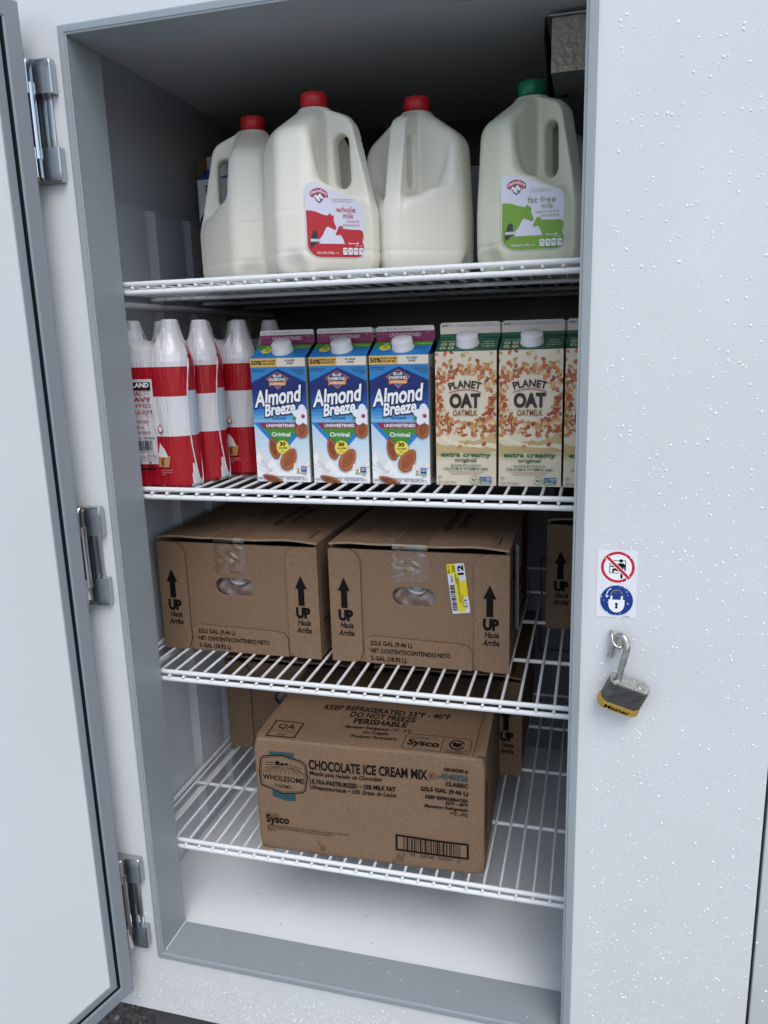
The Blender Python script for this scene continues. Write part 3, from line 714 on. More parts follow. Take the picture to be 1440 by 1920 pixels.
A.text('30', 50, 61.5, 6, K, 'c', w=9.5, bold=.05); A.text('CALORIES', 50, 56.4, 2.9, K, 'c', w=16, bold=.03); A.text('PER', 50, 53.4, 1.5, K, 'c', w=4); A.text('SERVING', 50, 51, 1.6, K, 'c', w=8)
almond(A, 60, 39, 12.5, 20.5, -32, '#b26438')
A.poly(ink('#eff0ef'), [(36, 24), (44, 19.5), (56, 16), (67, 20), (69, 32), (71, 33), (72, 22), (80, 26), (84, 30), (84, 10), (36, 10)])
almond(A, 86, 89, 10.5, 14.5, -12)
A.poly(ink('#3c7a2a'), [(70, 104), (73, 111), (80, 114), (78, 106)])
for a in (20, 92, 164, 236, 308): A.ell(ink('#e9e9ee'), 88 + 8.5 * math.cos(rad(a)), 112 + 9 * math.sin(rad(a)), 8.8, 6.6, a)
A.ell(ink('#e9e9ee'), 88, 112, 7); A.ell(ink('#b06a8a'), 89, 110.5, 3.6); A.ell(ink('#6a1e3c'), 90, 110, 1.9)
A.rect(ink('#20418c'), 81, 18.5, 90.5, 27.5, .6); A.text('NON', 85.7, 24.2, 1.8, WH, 'c', w=7, bold=.02); A.text('GMO', 85.7, 21.4, 1.8, WH, 'c', w=7, bold=.02)
A.poly(ink('#d06a30'), [(73, 25), (76, 22), (79, 26.5), (77, 19), (75, 19)]); A.rect(ink('#4f9a38'), 73, 15.2, 90.5, 18.3); A.text('VERIFIED', 81.7, 15.8, 1.8, WH, 'c', w=14, bold=.02)
almond(A, 30, 4, 7, 20, 68)
A.text('DAIRY', 2.5, 4.2, 4, nv, w=9.5, bold=.01); A.text('FREE', 13.5, 4.2, 4, ink('#35507e'), w=7.5, bold=.01); A.ell(nv, 44, 6, 2); A.ell(WH, 44, 6, 1.5); A.text('U', 44, 5, 2, nv, 'c', bold=.02); A.text('D', 47, 5, 2.2, nv, bold=.02)
A.text('HALF GALLON (1.89 L)', 54, 4.2, 4, nv, w=37, bold=.01)
gl = math.hypot(48, 25) * 1.0
G = Art(w, 54); G.rect(ink('#1f78bd'), 0, 0, w, 54); G.rect(ink('#3f8a22'), 0, 32, w, 54); G.rect(ink('#7a1a50'), 0, 48, w, 54)
G.ell(ink('#d8cf48'), 20, 27, 9.5, 9.5); G.text('30', 20, 28, 5, K, 'c', bold=.04); G.text('CALORIES', 20, 23, 2, K, 'c', w=12, bold=.03)
G.text('Original', 92, 37, 5, ink('#b9cfa0'), 'r', w=22, shear=.2, bold=.01); G.text('Almond', 15, 39, 5, ink('#d4dcd4'), w=20, shear=.25)
for i, s_ in enumerate(('VANILLA, CHOCOLATE AND ORIGINAL', 'FREE OF DAIRY, LACTOSE,', 'SOY AND GLUTEN')): G.text(s_, 76, 28 - i * 5, 2.6, nv, 'c', w=33 - 5 * i)
G.text('PER 1 CUP SERVING', 20, 12, 2.4, nv, 'c', w=20)
F = Art(w, 22.5); F.rect(ink('#7a1a50'), 0, 0, w, 14.5); F.poly(ink('#cdc8c6'), [(0, 14.5), (96, 14.5)] + [p for p in rrect(0, 0, 96, 22.5, (0, 0, 4, 4)) if p[1] > 15])
F.text('UNSWEETENED', 48, 6, 5.2, ink('#c9b4c2'), 'c', w=52, bold=.015); F.text('JUN-05-24 05 15 15402 36-4321', 38, 16.6, 2.6, ink('#6a6668'), 'c', w=42); F.text('USE BY', 4, 16.8, 1.6, K, w=7)
for k in range(4): F.rect(ink('#c9b4c2'), 1 + k * 4.5, 10.5, 2.2 + k * 4.5, 11.3, keep=True)
F.rect(ink('#c9b4c2'), 86, 10.5, 87.2, 12.5)
ab, L_ = carton('blue almond drink carton next to the red and white cream packs', 'blue almond drink cartons', (.1595, .190, ZR[1]), .096, .205, .250, A, G, F, ink('#b9bcb4'), ink('#143a70'), .050)
dup(ab, (.2625, .1895, ZR[1]), rad(.9), 'blue almond drink carton in the middle of three')
dup(ab, (.3635, .191, ZR[1]), rad(-.7), 'blue almond drink carton touching the cream coloured oat carton')
dup(ab, (.268, .300, ZR[1]), 0, 'blue almond drink carton in the hidden second row')

# oat drink artwork
w, zc = 95.0, 208.5
A = Art(w, zc); CR = '#dacfb8'
A.rect(ink(CR), 0, 0, w, zc)
A.poly(ink('#bfa878'), [(0, 68), (14, 62), (30, 66), (44, 74), (60, 70), (80, 76), (95, 96), (95, 55), (70, 50), (40, 52), (0, 46)])
A.poly(ink('#e3d8bd'), [(0, 70), (8, 76), (20, 66), (40, 60), (62, 58), (80, 62), (95, 58), (95, 66), (82, 68), (60, 64), (36, 68), (18, 74), (6, 84), (0, 84)])
A.poly(ink('#bfa777'), [(2, 64), (20, 58), (50, 55), (90, 57), (60, 61), (30, 63)]); A.poly(ink('#ddd0b0'), [(30, 72), (52, 80), (58, 78), (46, 70)]); A.poly(ink('#dfd3b6'), [(80, 78), (90, 100), (95, 104), (95, 92)])
A.poly(ink('#d2c39f'), [(0, 46), (40, 52), (70, 50), (95, 55), (95, 48), (60, 42), (20, 40), (0, 41)])
rr = random.Random(11); flakes = []
PAL = ['#9c5a26', '#a86c34', '#b58a4c', '#8e2414', '#9c3018', '#bd9c60', '#96501e', '#b07c3c', '#96281a', '#c9a86a', '#c8743a', '#c4552e', '#d0ba90']
for i in range(640):
    u, v = rr.uniform(-2, 97), rr.uniform(76, 207); dx, dy = (u - 47) / 36.5, (v - 137) / 37; q = math.hypot(dx, dy)
    if q < 1.0: continue
    if v > 190 and rr.random() < .80: continue
    if v > 180 and rr.random() < .35: continue
    if v < 86 and rr.random() < .6: continue
    flakes.append((u, v))
for i, (u, v) in enumerate(flakes):
    a, c = rr.uniform(3.0, 4.4), rr.uniform(1.9, 3.0); t = rr.uniform(0, 180); col = rr.choice(PAL)
    A.layer = 8 + i * .03
    A.ell(ink(col), u, v, a, c, t, n=11, keep=True); A.layer += .015
    A.line(ink(mix(col, '#f0dcae', .55)), [(u - a * .7 * math.cos(rad(t)), v - a * .7 * math.sin(rad(t))), (u + a * .7 * math.cos(rad(t)), v + a * .7 * math.sin(rad(t)))], .6, keep=True)
for u, v, c in ((76, 66, '#b04030'), (48, 68, '#bd9a5c'), (38, 62, '#c08a58')): A.ell(ink(c), u, v, 4.2, 2.8, 40, n=12)
A.layer = 30
DKB = ink('#2a1d1a')
A.text('PLANET', 46.5, 153.5, 10.5, DKB, 'c', w=47, bold=.03, arc=75, res=3)
A.poly(ink('#b0353a'), [(46.5 + 62 * math.sin(rad(t)), 90 + 61 * math.cos(rad(t))) for t in range(-25, 26, 3)] + [(46.5 + 62 * math.sin(rad(t)), 90.5 + 58.2 * math.cos(rad(t)) + .9) for t in range(25, -26, -3)])
A.text('OAT', 46.5, 123.5, 19.5, DKB, 'c', w=46, bold=.05, res=4); A.text('OATMILK', 46.5, 110, 8.8, ink('#8a5a24'), 'c', w=38, bold=.02)
GR = ink('#0f6346')
A.text('extra creamy', 47, 46, 7.0, GR, 'c', w=78, bold=.03, res=3); A.text('original', 47, 38, 5.2, GR, 'c', w=34, bold=.025, res=3)
A.text('AN EXCELLENT SOURCE OF', 47, 30, 3.6, GR, 'c', w=48, bold=.01); A.text('CALCIUM & VITAMINS A&D', 47, 24.6, 4.0, GR, 'c', w=71, bold=.015)
BRN = ink('#7a4a30')
A.text('*NOT NUTRITIONALLY EQUIVALENT TO DAIRY MILK.', 47, 20.5, 2.1, BRN, 'c', w=56); A.text('SEE BACK PANEL FOR MORE INFORMATION.', 47, 17.2, 2.1, BRN, 'c', w=48)
A.ell(GR, 5.5, 13, 1.9); A.ell(ink(CR), 5.5, 13, 1.45); A.text('U', 5.5, 12.1, 1.8, GR, 'c', bold=.02); A.text('D', 8.3, 12, 2.2, GR)
A.ell(GR, 60.5, 8.8, 6.2, n=32); A.ell(ink(CR), 60.5, 8.8, 5.5, n=32); A.poly(GR, [(60.5, 5.4), (57, 9), (57.2, 11), (59, 11.6), (60.5, 10.2), (62, 11.6), (63.8, 11), (64, 9)]); A.line(ink(CR), [(59, 9.6), (60.4, 7.8), (62.2, 10)], .8)
A.rect(ink('#22408c'), 78, 7.2, 87.5, 14.4, .5); A.text('NON', 82.8, 11.4, 1.8, WH, 'c', w=7, bold=.02); A.text('GMO', 82.8, 8.6, 1.8, WH, 'c', w=7, bold=.02)
A.rect(ink('#2b7aa8'), 69, 7.2, 77.6, 14.4); A.poly(ink('#d06a30'), [(70, 12), (73, 9), (76.5, 13.5), (74, 7.4), (72, 7.4)]); A.rect(ink('#3f7a38'), 69, 4, 87.5, 7); A.text('VERIFIED', 78.2, 4.6, 1.8, WH, 'c', w=14, bold=.02)
A.text('52 FL OZ (1.54 L)', 3.5, 3, 3.6, ink('#3a3a30'), w=28)
G = Art(w, 54); gg = '#15553f'; G.rect(ink(gg), 0, 0, w, 54)
for i, x in enumerate((10, 23)):
    for y in (25, 12):
        G.ell(ink('#c9c49a'), x, y, 4.9, 4.6, n=18); G.ell(ink(gg), x, y, 3, 2, 40 + 20 * i, n=12); 
G.text('FREE FROM', 5, 33, 2.8, ink('#c9c49a'), w=23, bold=.02)
for i, s_ in enumerate(('extra', 'creamy', 'original')): G.text(s_, 80, 30 - i * 8.5, 4.2, ink('#cfc9a4'), 'c', w=(15, 20, 20)[i], bold=.015, shear=.1)
G.text('DO NOT USE IF SEAL UNDER CAP IS MISSING | SHAKE WELL', 48, 3.5, 2.4, ink('#8fae9a'), 'c', w=66)
F = Art(w, 22.5); F.rect(ink(gg), 0, 0, w, 5); F.poly(ink('#d2c8b8'), [(0, 5), (95, 5)] + [p for p in rrect(0, 0, 95, 22.5, (0, 0, 4, 4)) if p[1] > 15])
F.poly(ink('#c2beb8'), [(0, 14.5), (95, 14.5)] + [p for p in rrect(0, 0, 95, 22.5, (0, 0, 4, 4)) if p[1] > 15])
F.text('BEST BY  15 JUN-05-25 ERLT 10 06 26-527', 46, 16.3, 2.8, ink('#77757a'), 'c', w=78); F.text('BEST BY', 3, 16.3, 2.4, K, w=9, bold=.02)
ob, L_ = carton('cream coloured oat drink carton touching the blue almond carton', 'cream coloured oat drink cartons', (.4695, .192, ZR[1]), .095, .2085, .2525, A, G, F, ink('#a08a6a'), ink('#123f30'), .0475)
dup(ob, (.5685, .191, ZR[1]), rad(.8), 'cream coloured oat drink carton standing between two others alike')
dup(ob, (.6670, .192, ZR[1]), 0, 'cream coloured oat drink carton half hidden by the right door frame')
dup(ob, (.4750, .300, ZR[1]), 0, 'oat drink carton in the hidden second row, left one')
dup(ob, (.5760, .300, ZR[1]), 0, 'oat drink carton in the hidden second row, right one')

# ------------------------------------------------------------------ shrink wrapped packs of cream cans
CX = .0345; CR_ = .0335
def outline():
    out = []
    for i in range(30):
        x = -CX + 2 * CX * i / 30; out.append((x, -CR_ + .0035 * math.cos(PI * x / (2 * CX)) ** 2, (x, 0)))
    for i in range(60):
        a = -90 + 180 * i / 60; out.append((CX + CR_ * math.cos(rad(a)), CR_ * math.sin(rad(a)), (CX, 0)))
    for i in range(12):
        x = CX - 2 * CX * i / 12; out.append((x, CR_ - .0035 * math.cos(PI * x / (2 * CX)) ** 2, (x, 0)))
    for i in range(24):
        a = 90 + 180 * i / 24; out.append((-CX + CR_ * math.cos(rad(a)), CR_ * math.sin(rad(a)), (-CX, 0)))
    return out
def neckf(d):
    t = [(0, .2715), (.0122, .2710), (.0143, .2675), (.0160, .258), (.0195, .244), (.0255, .230), (.0308, .217), (.0335, .205)]
    for (a, p), (c, q) in zip(t, t[1:]):
        if d <= c: return p + (q - p) * (d - a) / (c - a)
    return .205
def top(x, y):
    f = max(neckf(math.hypot(x - CX, y)), neckf(math.hypot(x + CX, y)))
    if abs(x) < CX:
        g = .238 + .031 * (abs(x) / CX) ** 2.3 - .020 * (min(1, abs(y) / .0335)) ** 1.5
        f = max(f, g)
    return f
def lens(z): return 40 * math.sqrt(max(0, math.sin(PI * min(1, max(0, z - .002) / .232)))) if z < .234 else 0
def film_color(x, y, z):
    th = math.degrees(math.atan2(y, x - CX)) if x > CX else 999
    if abs(th - 12) < lens(z): return CANB if .090 < z < .158 or z < .012 else FILMR
    if y < 0 and -.060 < x < .0115 and .040 < z < .178: return FILMW
    if (z < .086 or .150 < z < .197):
        if x > CX and z < .045 and th < 12 and th > -24 - (0.045 - z) * 200: return FILMW
        return FILMR
    return FILMW
O = outline(); n = len(O)
ZL = [0, .002, .006, .012, .024, .040, .055, .070, .086, .100, .115, .130, .150, .158, .168, .178, .188, .197, .205]
pk = thing('can_pack', 'red and white shrink wrapped cream pack at the very front, with barcode', 'can pack', (.0105, .1405, ZR[1]), 0, 'shrink wrapped cream packs')
b = MB(); rr = random.Random(4)
wob = [rr.uniform(-.0004, .0004) for _ in range(n)]
def wall(i, z):
    x, y, c = O[i % n]; k = 1 - .0045 / .0335 * max(0, 1 - z / .006) if z < .006 else 1
    k += wob[i % n] / .0335 * math.sin(z * 60 + i) * (1 if y > -.0330 or x > .02 else .25)
    s_ = .0012 * math.sin(PI * min(1, z / .205))
    return Vector((c[0] + (x - c[0]) * k, y * (k - s_ / .0335), z))
for a, c in zip(ZL, ZL[1:]):
    for i in range(n):
        q = [wall(i, a), wall(i + 1, a), wall(i + 1, c), wall(i, c)]; m = sum(q, Vector()) / 4
        b.add(q, [(0, 1, 2, 3)], film_color(m.x, m.y, m.z), True)
RT = [1, .93, .86, .78, .70, .62, .55, .48, .42, .385, .355, .32, .2, .02]
def tp(i, t):
    x, y, c = O[i % n]; px, py = c[0] + (x - c[0]) * t, y * t
    return Vector((px, py, top(px, py) if t < 1 else .205))
for a, c in zip(RT, RT[1:]):
    for i in range(n):
        q = [tp(i, a), tp(i + 1, a), tp(i + 1, c), tp(i, c)]; m = sum(q, Vector()) / 4
        b.add(q, [(0, 1, 2, 3)], film_color(m.x, m.y, m.z) if m.z < .234 and a > .62 and m.x > CX and abs(math.degrees(math.atan2(m.y, m.x - CX)) - 12) < lens(m.z) else FILMW, True)
# printing on the front of the film
A = Art(108, 205); RD_ = ink('#a01c34', .3); GY = ink('#6a6c74', .3)
x0 = -2
A.rect(K, 4, 160.5, 62, 173.5); A.text('KIRKLAND', 33, 165.5, 6.6, WH, 'c', w=52, bold=.04); A.text('SIGNATURE', 36, 161.8, 2.4, ink('#a03040', .3), 'c', w=40)
A.text('REAL', 22, 152.5, 5.6, RD_, w=25, bold=.02); A.line(RD_, [(49, 155), (60, 155)], .6)
A.text('HEAVY', 14, 142.5, 6.6, RD_, w=46, bold=.035); A.text('WHIPPED', 9, 132.5, 6.2, RD_, w=51); A.text('CREAM', 18, 122, 7, RD_, w=43)
for k in range(14): A.ell(RD_, 10 + k * 4, 117.5, .6, n=8, keep=True)
for i, s_ in enumerate(('UNSWEETENED', 'GRADE A', 'PASTEURIZED')): A.text(s_, 30, 108 - i * 9, 4.2, RD_, 'c', w=(48, 28, 50)[i], bold=.01)
A.text('ITEM NO.: 1777000', 62, 81.5, 3.0, K, 'r', w=48, bold=.02); barcode(A, K, 26, 63, 56, 79, 8, .75); A.text('96619 95137 0', 58, 58.5, 2.6, K, 'r', w=40)
for i, y in enumerate((54.5, 50.6)): A.text(('PERISHABLE', 'KEEP REFRIGERATED AT ALL TIMES')[i], 62, y, 1.8, K, 'r', w=(16, 40)[i]); 
A.line(K, [(22, 53.6), (62, 53.6), (62, 48.8), (22, 48.8)], .35, True)
for cx in (32, 50):
    for t in (90, 210, 330): A.poly(K, [(cx + 4.6 * math.cos(rad(t + d)) * q, 39.5 + 4.6 * math.sin(rad(t + d)) * q) for d, q in ((-38, 1), (20, 1.05), (44, .72), (20, .42), (-30, .6))], keep=t > 90)
A.rect(K, 24, 31, 60, 34, keep=True); A.line(K, [(24, 31), (24, 46), (60, 46), (60, 31)], .4)
A.text('NET WT 45 OZ (1.27 kg)', 62, 41.0 - 17.5 + 0, 2.0, K, 'r', w=36)
dp = lambda cx, cy, q: [(cx, cy + 8 * q)] + [(cx + 5.2 * q * math.cos(rad(t)), cy + 5.2 * q * math.sin(rad(t)) - 1) for t in range(20, -201, -20)]
A.poly(RD_, dp(75, 98, 1)); A.poly(WH, dp(75, 98, .66)); A.text('REAL', 75, 95.5, 2, RD_, 'c', w=4.6, bold=.02)
A.poly(ink('#d8d2d2', .3), [(66, 52), (72, 76), (76, 70), (80, 66), (86, 52)]); A.poly(ink('#b58a58', .3), [(66, 36), (66, 54), (78, 50), (90, 55), (88, 44), (86, 36)]); A.rect(ink('#7a4a2c', .3), 71, 38, 77, 50)
for i in range(3): A.text(('SERVING SUGGESTION', 'SUGGESTED PHOTO', 'NUTRITION'[:4])[i], 70, 30 - i * 3.6, 1.8, ink('#d8a0a0', .3), w=(22, 22, 8)[i])
def fmap(u, v, l):
    x = -.0535 + u; i = max(0., min(29.0, (x + CX) / (2 * CX) * 30))
    y = -CR_ + .0035 * math.cos(PI * min(CX, max(-CX, x)) / (2 * CX)) ** 2 - .0009 - l
    if abs(x) > CX: y = -math.sqrt(max(0, CR_ ** 2 - (abs(x) - CX) ** 2)) - .0009 - l
    return (x, y, v)
A.emit(b, fmap, .03, strips=[i * 3.5 for i in range(31)])
b.build('shrink_film', pk)
# open bull's-eye edge of the film at the pack's right end
b = MB()
for sg in (-1, 1):
    pts = []; rs = []
    for i in range(34):
        z = .003 + i * .0068; a = rad(12 + sg * lens(z) + rr.uniform(-.35, .35)); R_ = CR_ * 1.012 if z < .205 else CR_ * (1.0 - (z - .205) / .03 * .36)
        pts.append((CX + R_ * math.cos(a), R_ * math.sin(a), z)); rs.append(rr.uniform(.0009, .0014))
    b.tube(pts, rs, FILMW, 6)
b.build('film_edge', pk)
dup(pk, (.0275, .2085, ZR[1]), 0, 'red and white cream pack just behind the front one')
dup(pk, (.0665, .2760, ZR[1]), 0, 'red and white cream pack touching the leftmost blue carton')
dup(pk, (.0970, .3440, ZR[1]), 0, 'cream pack farthest back, only a white neck showing above the cartons')

# ------------------------------------------------------------------ cardboard boxes
UPM = K
def arrow(A, cx, y0, h, w, m):
    A.poly(m, [(cx - w * .26, y0), (cx + w * .26, y0), (cx + w * .26, y0 + h * .56), (cx + w * .5, y0 + h * .56), (cx, y0 + h), (cx - w * .5, y0 + h * .56), (cx - w * .26, y0 + h * .56)])
def box_top_art(A, W_, D_):
    pass
def ends_box(label, loc, rz, tape=True, printed=True):
    w, d, h = .304, .392, .212
    t = thing('cardboard_box', label, 'cardboard box', loc, rz, 'brown cardboard boxes')
    b = MB(); T = .004
    # front wall with a hand hole
    hx, hz, ha, hb = .1455, .1235, .0375, .0175
    hole = [(hx + (ha - hb) * s + hb * math.cos(rad(a)), hz + hb * .95 * math.sin(rad(a))) for s, rng in ((1, range(-90, 91, 18)), (-1, range(90, 271, 18))) for a in rng]
    outer = [(0, 0), (w, 0), (w, h - .0095), (0, h - .0095)]
    for yy, fl in ((0, False), (T, True)):
        P = [Vector((x, z, 0)) for x, z in outer]; H = [Vector((x, z, 0)) for x, z in hole]
        tr = tessellate_polygon([P, H[::-1]]); al = P + H[::-1]
        fs = []
        for q in tr:
            a_, b_, c_ = (al[i] for i in q); s_ = (b_.x - a_.x) * (c_.y - a_.y) - (b_.y - a_.y) * (c_.x - a_.x)
            q = list(q) if s_ > 0 else list(q)[::-1]; fs.append(q[::-1] if fl else q)
        b.add([(v.x, yy, v.y) for v in al], fs, CARD)
    nh = len(hole)
    for i in range(nh):
        p, q = hole[i], hole[(i + 1) % nh]
        b.add([(p[0], 0, p[1]), (q[0], 0, q[1]), (q[0], T, q[1]), (p[0], T, p[1])], [(0, 1, 2, 3)], CARDE)
    b.box((0, T, 0), (T, d, h - .0045), CARD); b.box((w - T, T, 0), (w, d, h - .0045), CARD); b.box((T, d - T, 0), (w - T, d, h - .0045), CARD); b.box((T, T, 0), (w - T, d - T, T), CARD)
    # print on the right hand side of the box
    B = Art(392, 207); B.line(K, rrect(20, 92, 52, 150, 5), .8, True); B.text('Sysco', 22, 62, 8, K, w=30, bold=.03); B.text('HOUSTON, TEXAS 77077', 22, 50, 2.4, K, w=70); B.text('DISTRIBUTED BY SYSCO CORPORATION', 22, 55, 2.4, K, w=80)
    B.text('CLASSIC', 70, 120, 10, K, w=60, bold=.03)
    B.emit(b, lambda u, v, l: (w + .0002 + l, u, v))
    b.build('box_walls', t)
    # top flaps, a little lifted at the front edge
    for s_, (xa, xb) in enumerate(((-.001, w * .472), (w * .475, w + .001))):
        m = MB(); vs = []; nx, ny = 8, 6
        for j in range(ny + 1):
            for i in range(nx + 1):
                x = xa + (xb - xa) * i / nx; y = -.0015 + (d + .0015) * j / ny
                lift = .003 * (1 - j / ny) ** 3 * (.35 + math.sin(PI * i / nx) + .4 * math.sin(2.7 * PI * i / nx + s_ * 2))
                vs.append((x, y, h - .0038 + lift))
        tp_ = [(x, y, z_ + .0038) for x, y, z_ in vs]; N_ = nx + 1
        fs = [(j * N_ + i, j * N_ + i + 1, (j + 1) * N_ + i + 1, (j + 1) * N_ + i) for j in range(ny) for i in range(nx)]
        m.add(tp_, fs, CARDF); m.add(vs, [f[::-1] for f in fs], CARD)
        m.add([vs[i] for i in range(N_)] + [tp_[i] for i in range(N_)], [(i, i + 1, i + 1 + N_, i + N_) for i in range(nx)], CARDE)
        m.add([vs[j * N_ + nx] for j in range(ny + 1)] + [tp_[j * N_ + nx] for j in range(ny + 1)], [(j, j + 1, j + 2 + ny, j + 1 + ny) for j in range(ny)], CARDE)
        B = Art(304, 395)
        if s_:
            B.line(K, [(232, 22), (286, 22), (286, 72), (232, 72)], 2.2, True); B.text('QA', 240, 38, 17, K, w=22, bold=.03); 
            for k in range(5): B.line(K, [(266 + k * 4, 28), (266 + k * 4, 66)], .6, keep=k > 0)
            B.text('KEEP REFRIGERATED', 0, 0, 13, K, w=170, bold=.02, rot=90); B.items[-1] = (K, B.layer, [[(x + 190, y + 110) for x, y in q] for q in B.items[-1][2]])
            B.text('DO NOT FREEZE', 0, 0, 13, K, w=120, bold=.02, rot=90); B.items[-1] = (K, B.layer, [[(x + 215, y + 135) for x, y in q] for q in B.items[-1][2]])
        else:
            B.line(K, [(20, 14), (104, 14), (104, 120), (20, 120)], 1, True)
            for k in range(5): B.line(K, [(26 + 6 * k, 20), (26 + 6 * k, 55)], 1.2, keep=k > 0); B.line(K, [(26 + 6 * k, 70), (26 + 6 * k, 110)], 1.2, keep=True)
            B.line(K, [(66, 40), (74, 60), (90, 66), (96, 50), (84, 34), (70, 32)], .9, True); B.line(K, [(66, 90), (74, 110), (90, 106), (96, 90), (84, 80)], .9, True)
        B.emit(m, lambda u, v, l: (u, v - .003, h + .0022 + l))
        m.build('top_flap', t)
    # side flaps folded over the end, with their arrows
    for s_, (xa, xb) in enumerate(((-.002, .054), (w - .056, w + .002))):
        fl = ([(xa, .0), (xa, h - .008), (xb - .022, h - .008), (xb - .008, h - .014), (xb, h - .028), (xb, .02), (xb - .006, .004), (xb - .012, 0)] if s_ == 0 else
              [(xb, 0), (xb, h - .008), (xa + .022, h - .008), (xa + .006, h - .014), (xa, h - .03), (xa, .012), (xa + .008, .002), (xa + .02, 0)])
        m = MB(); Mf = Matrix(((1, 0, 0, 0), (0, 0, -1, -.0042), (0, 1, 0, 0), (0, 0, 0, 1)))
        m.prism(fl, -.004, 0, CARDF, Mf, CARDS2)
        B = Art(320, 212); cx = 24 if s_ == 0 else 302 - 28
        if printed: arrow(B, cx, 98, 55, 22, K); B.text('UP', cx + 2, 76, 17.5, K, 'c', w=24, bold=.065, res=3); B.text('Hacia', cx + 3, 62, 10, K, 'c', w=23, shear=.2, bold=.03); B.text('Arriba', cx + 2, 48, 10, K, 'c', w=27, shear=.2, bold=.03)
        B.emit(m, lambda u, v, l: (u, -.0044 - l, v))
        m.build('side_flap', t)
    m = MB(); fl = [(.058, 0), (w - .060, 0), (w - .060, .034), (w - .068, .044), (w - .082, .046), (.07, .05), (.064, .046), (.058, .040)]
    m.prism(fl, -.0032, 0, CARDF, Matrix(((1, 0, 0, 0), (0, 0, -1, -.0034), (0, 1, 0, 0), (0, 0, 0, 1))), CARDS2)
    B = Art(304, 60); B.text('2/2.5 GAL (9.46 L)', 68, 33.5, 7.6, K, w=74, bold=.034); B.text('NET CONTENTS/CONTENIDO NETO', 68, 19.5, 7.6, K, w=140, bold=.034); B.text('5 GAL (18.92 L)', 69, 5.5, 7.6, K, w=62, bold=.034)
    B.emit(m, lambda u, v, l: (u, -.0036 - l, v)); m.build('bottom_flap', t)
    # bag with its spout behind the hand hole
    m = MB(); vs = []; fs = []; NX, NZ = 30, 22
    for j in range(NZ + 1):
        for i in range(NX + 1):
            u, v = i / NX, j / NZ; x = .07 + .15 * u; z_ = .06 + .13 * v
            y = .014 + .013 * MN.noise((u * 5, v * 4, 3.1)) + .008 * MN.noise((u * 12, v * 10, 1.7)) + .03 * ((u - .5) ** 2 + (v - .5) ** 2)
            vs.append((x, y + .006, z_))
    for j in range(NZ):
        for i in range(NX): fs.append((j * (NX + 1) + i, j * (NX + 1) + i + 1, (j + 1) * (NX + 1) + i + 1, (j + 1) * (NX + 1) + i))
    m.add(vs, fs, BAG, True); m.build('bag', t)
    m = MB(); m.lathe([(.0185, 0), (.0185, .0035), (.0150, .0042), (.0135, .0025), (.0110, .0028), (.0100, .0062), (.0001, .0064)], CAPS, 40, Matrix.Translation((hx + .003, .0200, hz + .014)) @ Matrix.Rotation(rad(38), 4, 'X') @ Matrix.Rotation(rad(12), 4, 'Y')); m.build('spout_cap', t)
    if tape:
        m = MB(); q = random.Random(2)
        xs = [.112 + .010 * i for i in range(7)]; ys = [(d, h + .0028), (.3, h + .0028), (.2, h + .0028), (.1, h + .0028), (.01, h + .0042), (-.0045, h + .0040), (-.0060, h - .004)] + [(-.0022, h - .010 - .0075 * i) for i in range(8)]
        vs = []
        for j, (y, z_) in enumerate(ys):
            for i, x in enumerate(xs):
                fr_ = j > 6
                vs.append((x + q.uniform(-.003, .003) * fr_, y - (q.uniform(0, .0032) if fr_ and 0 < i < 6 else q.uniform(0, .0008)), z_ + q.uniform(-.003, .003) * fr_ + (0 if fr_ else q.uniform(0, .0007))))
        n_ = len(xs); tl_ = []
        for j in range(len(ys) - 1):
            for i in range(n_ - 1):
                a_, b_, c_, d_ = j * n_ + i, j * n_ + i + 1, (j + 1) * n_ + i + 1, (j + 1) * n_ + i
                tl_ += [(a_, b_, c_), (a_, c_, d_)] if q.random() < .5 else [(a_, b_, d_), (b_, c_, d_)]
        m.add(vs, [f[::-1] for f in tl_], TAPE, False)
        m.build('tape', t)
    return t
e1 = ends_box('brown box with a hand hole and UP arrows, beside the left wall', (-.0470, .1935, ZR[2]), rad(.2))
e2 = dup(e1, (.2805, .1975, ZR[2]), rad(.3), 'brown box with a yellow price sticker beside its hand hole')
# yellow price sticker and white shipping label on that box
b = MB(); A = Art(30, 86); YL = ink('#d9c81e', .3); LG = ink('#cfd2dc', .3)
A.rect(LG, 0, 0, 30, 86, 2.6); A.poly(YL, [(0, 68), (14.5, 68), (14.5, 86)] + [p for p in rrect(0, 0, 30, 86, 2.6) if p[0] < 3 and p[1] > 80]); A.rect(YL, 10, 2, 18.5, 71); A.rect(YL, 17, 28, 30, 56); A.rect(YL, 16, 2, 22, 30); 
def vt(s_, x, y, h_, m_, w_, bold=.02):
    A.text(s_, 0, 0, h_, m_, w=w_, bold=bold, rot=90); A.items[-1] = (m_, A.layer, [[(px + x, py + y) for px, py in q] for q in A.items[-1][2]])
vt('12', 27, 67, 8.5, K, 15, .05); vt('R-1', 5, 71, 3.6, K, 11); vt('220', 13.5, 72, 4.6, K, 11); vt('Sysco', 7.5, 54.5, 3, K, 11, .03); vt('FROZEN DAIRY', 14, 52, 2, ink('#5a4c10', .3), 17); vt('CHOCOLATE ICE CREAM MIX', 17.5, 18, 3.2, ink('#5a4c10', .3), 44); vt('2 / 2.5 GAL', 21, 12, 2.4, ink('#5a4c10', .3), 20); vt('2 / 6', 26.5, 10, 4.2, K, 14, .03)
barcode(A, K, 1.5, 5, 9.4, 51, 21, .62, True)
ca, sa = math.cos(rad(7)), math.sin(rad(7))
A.emit(b, lambda u, v, l: (.2015 + u * ca + (v - .086) * -sa, -.0012 - l, .184 + u * sa + (v - .086) * ca), .04)
st = b.build('price_sticker', e2)
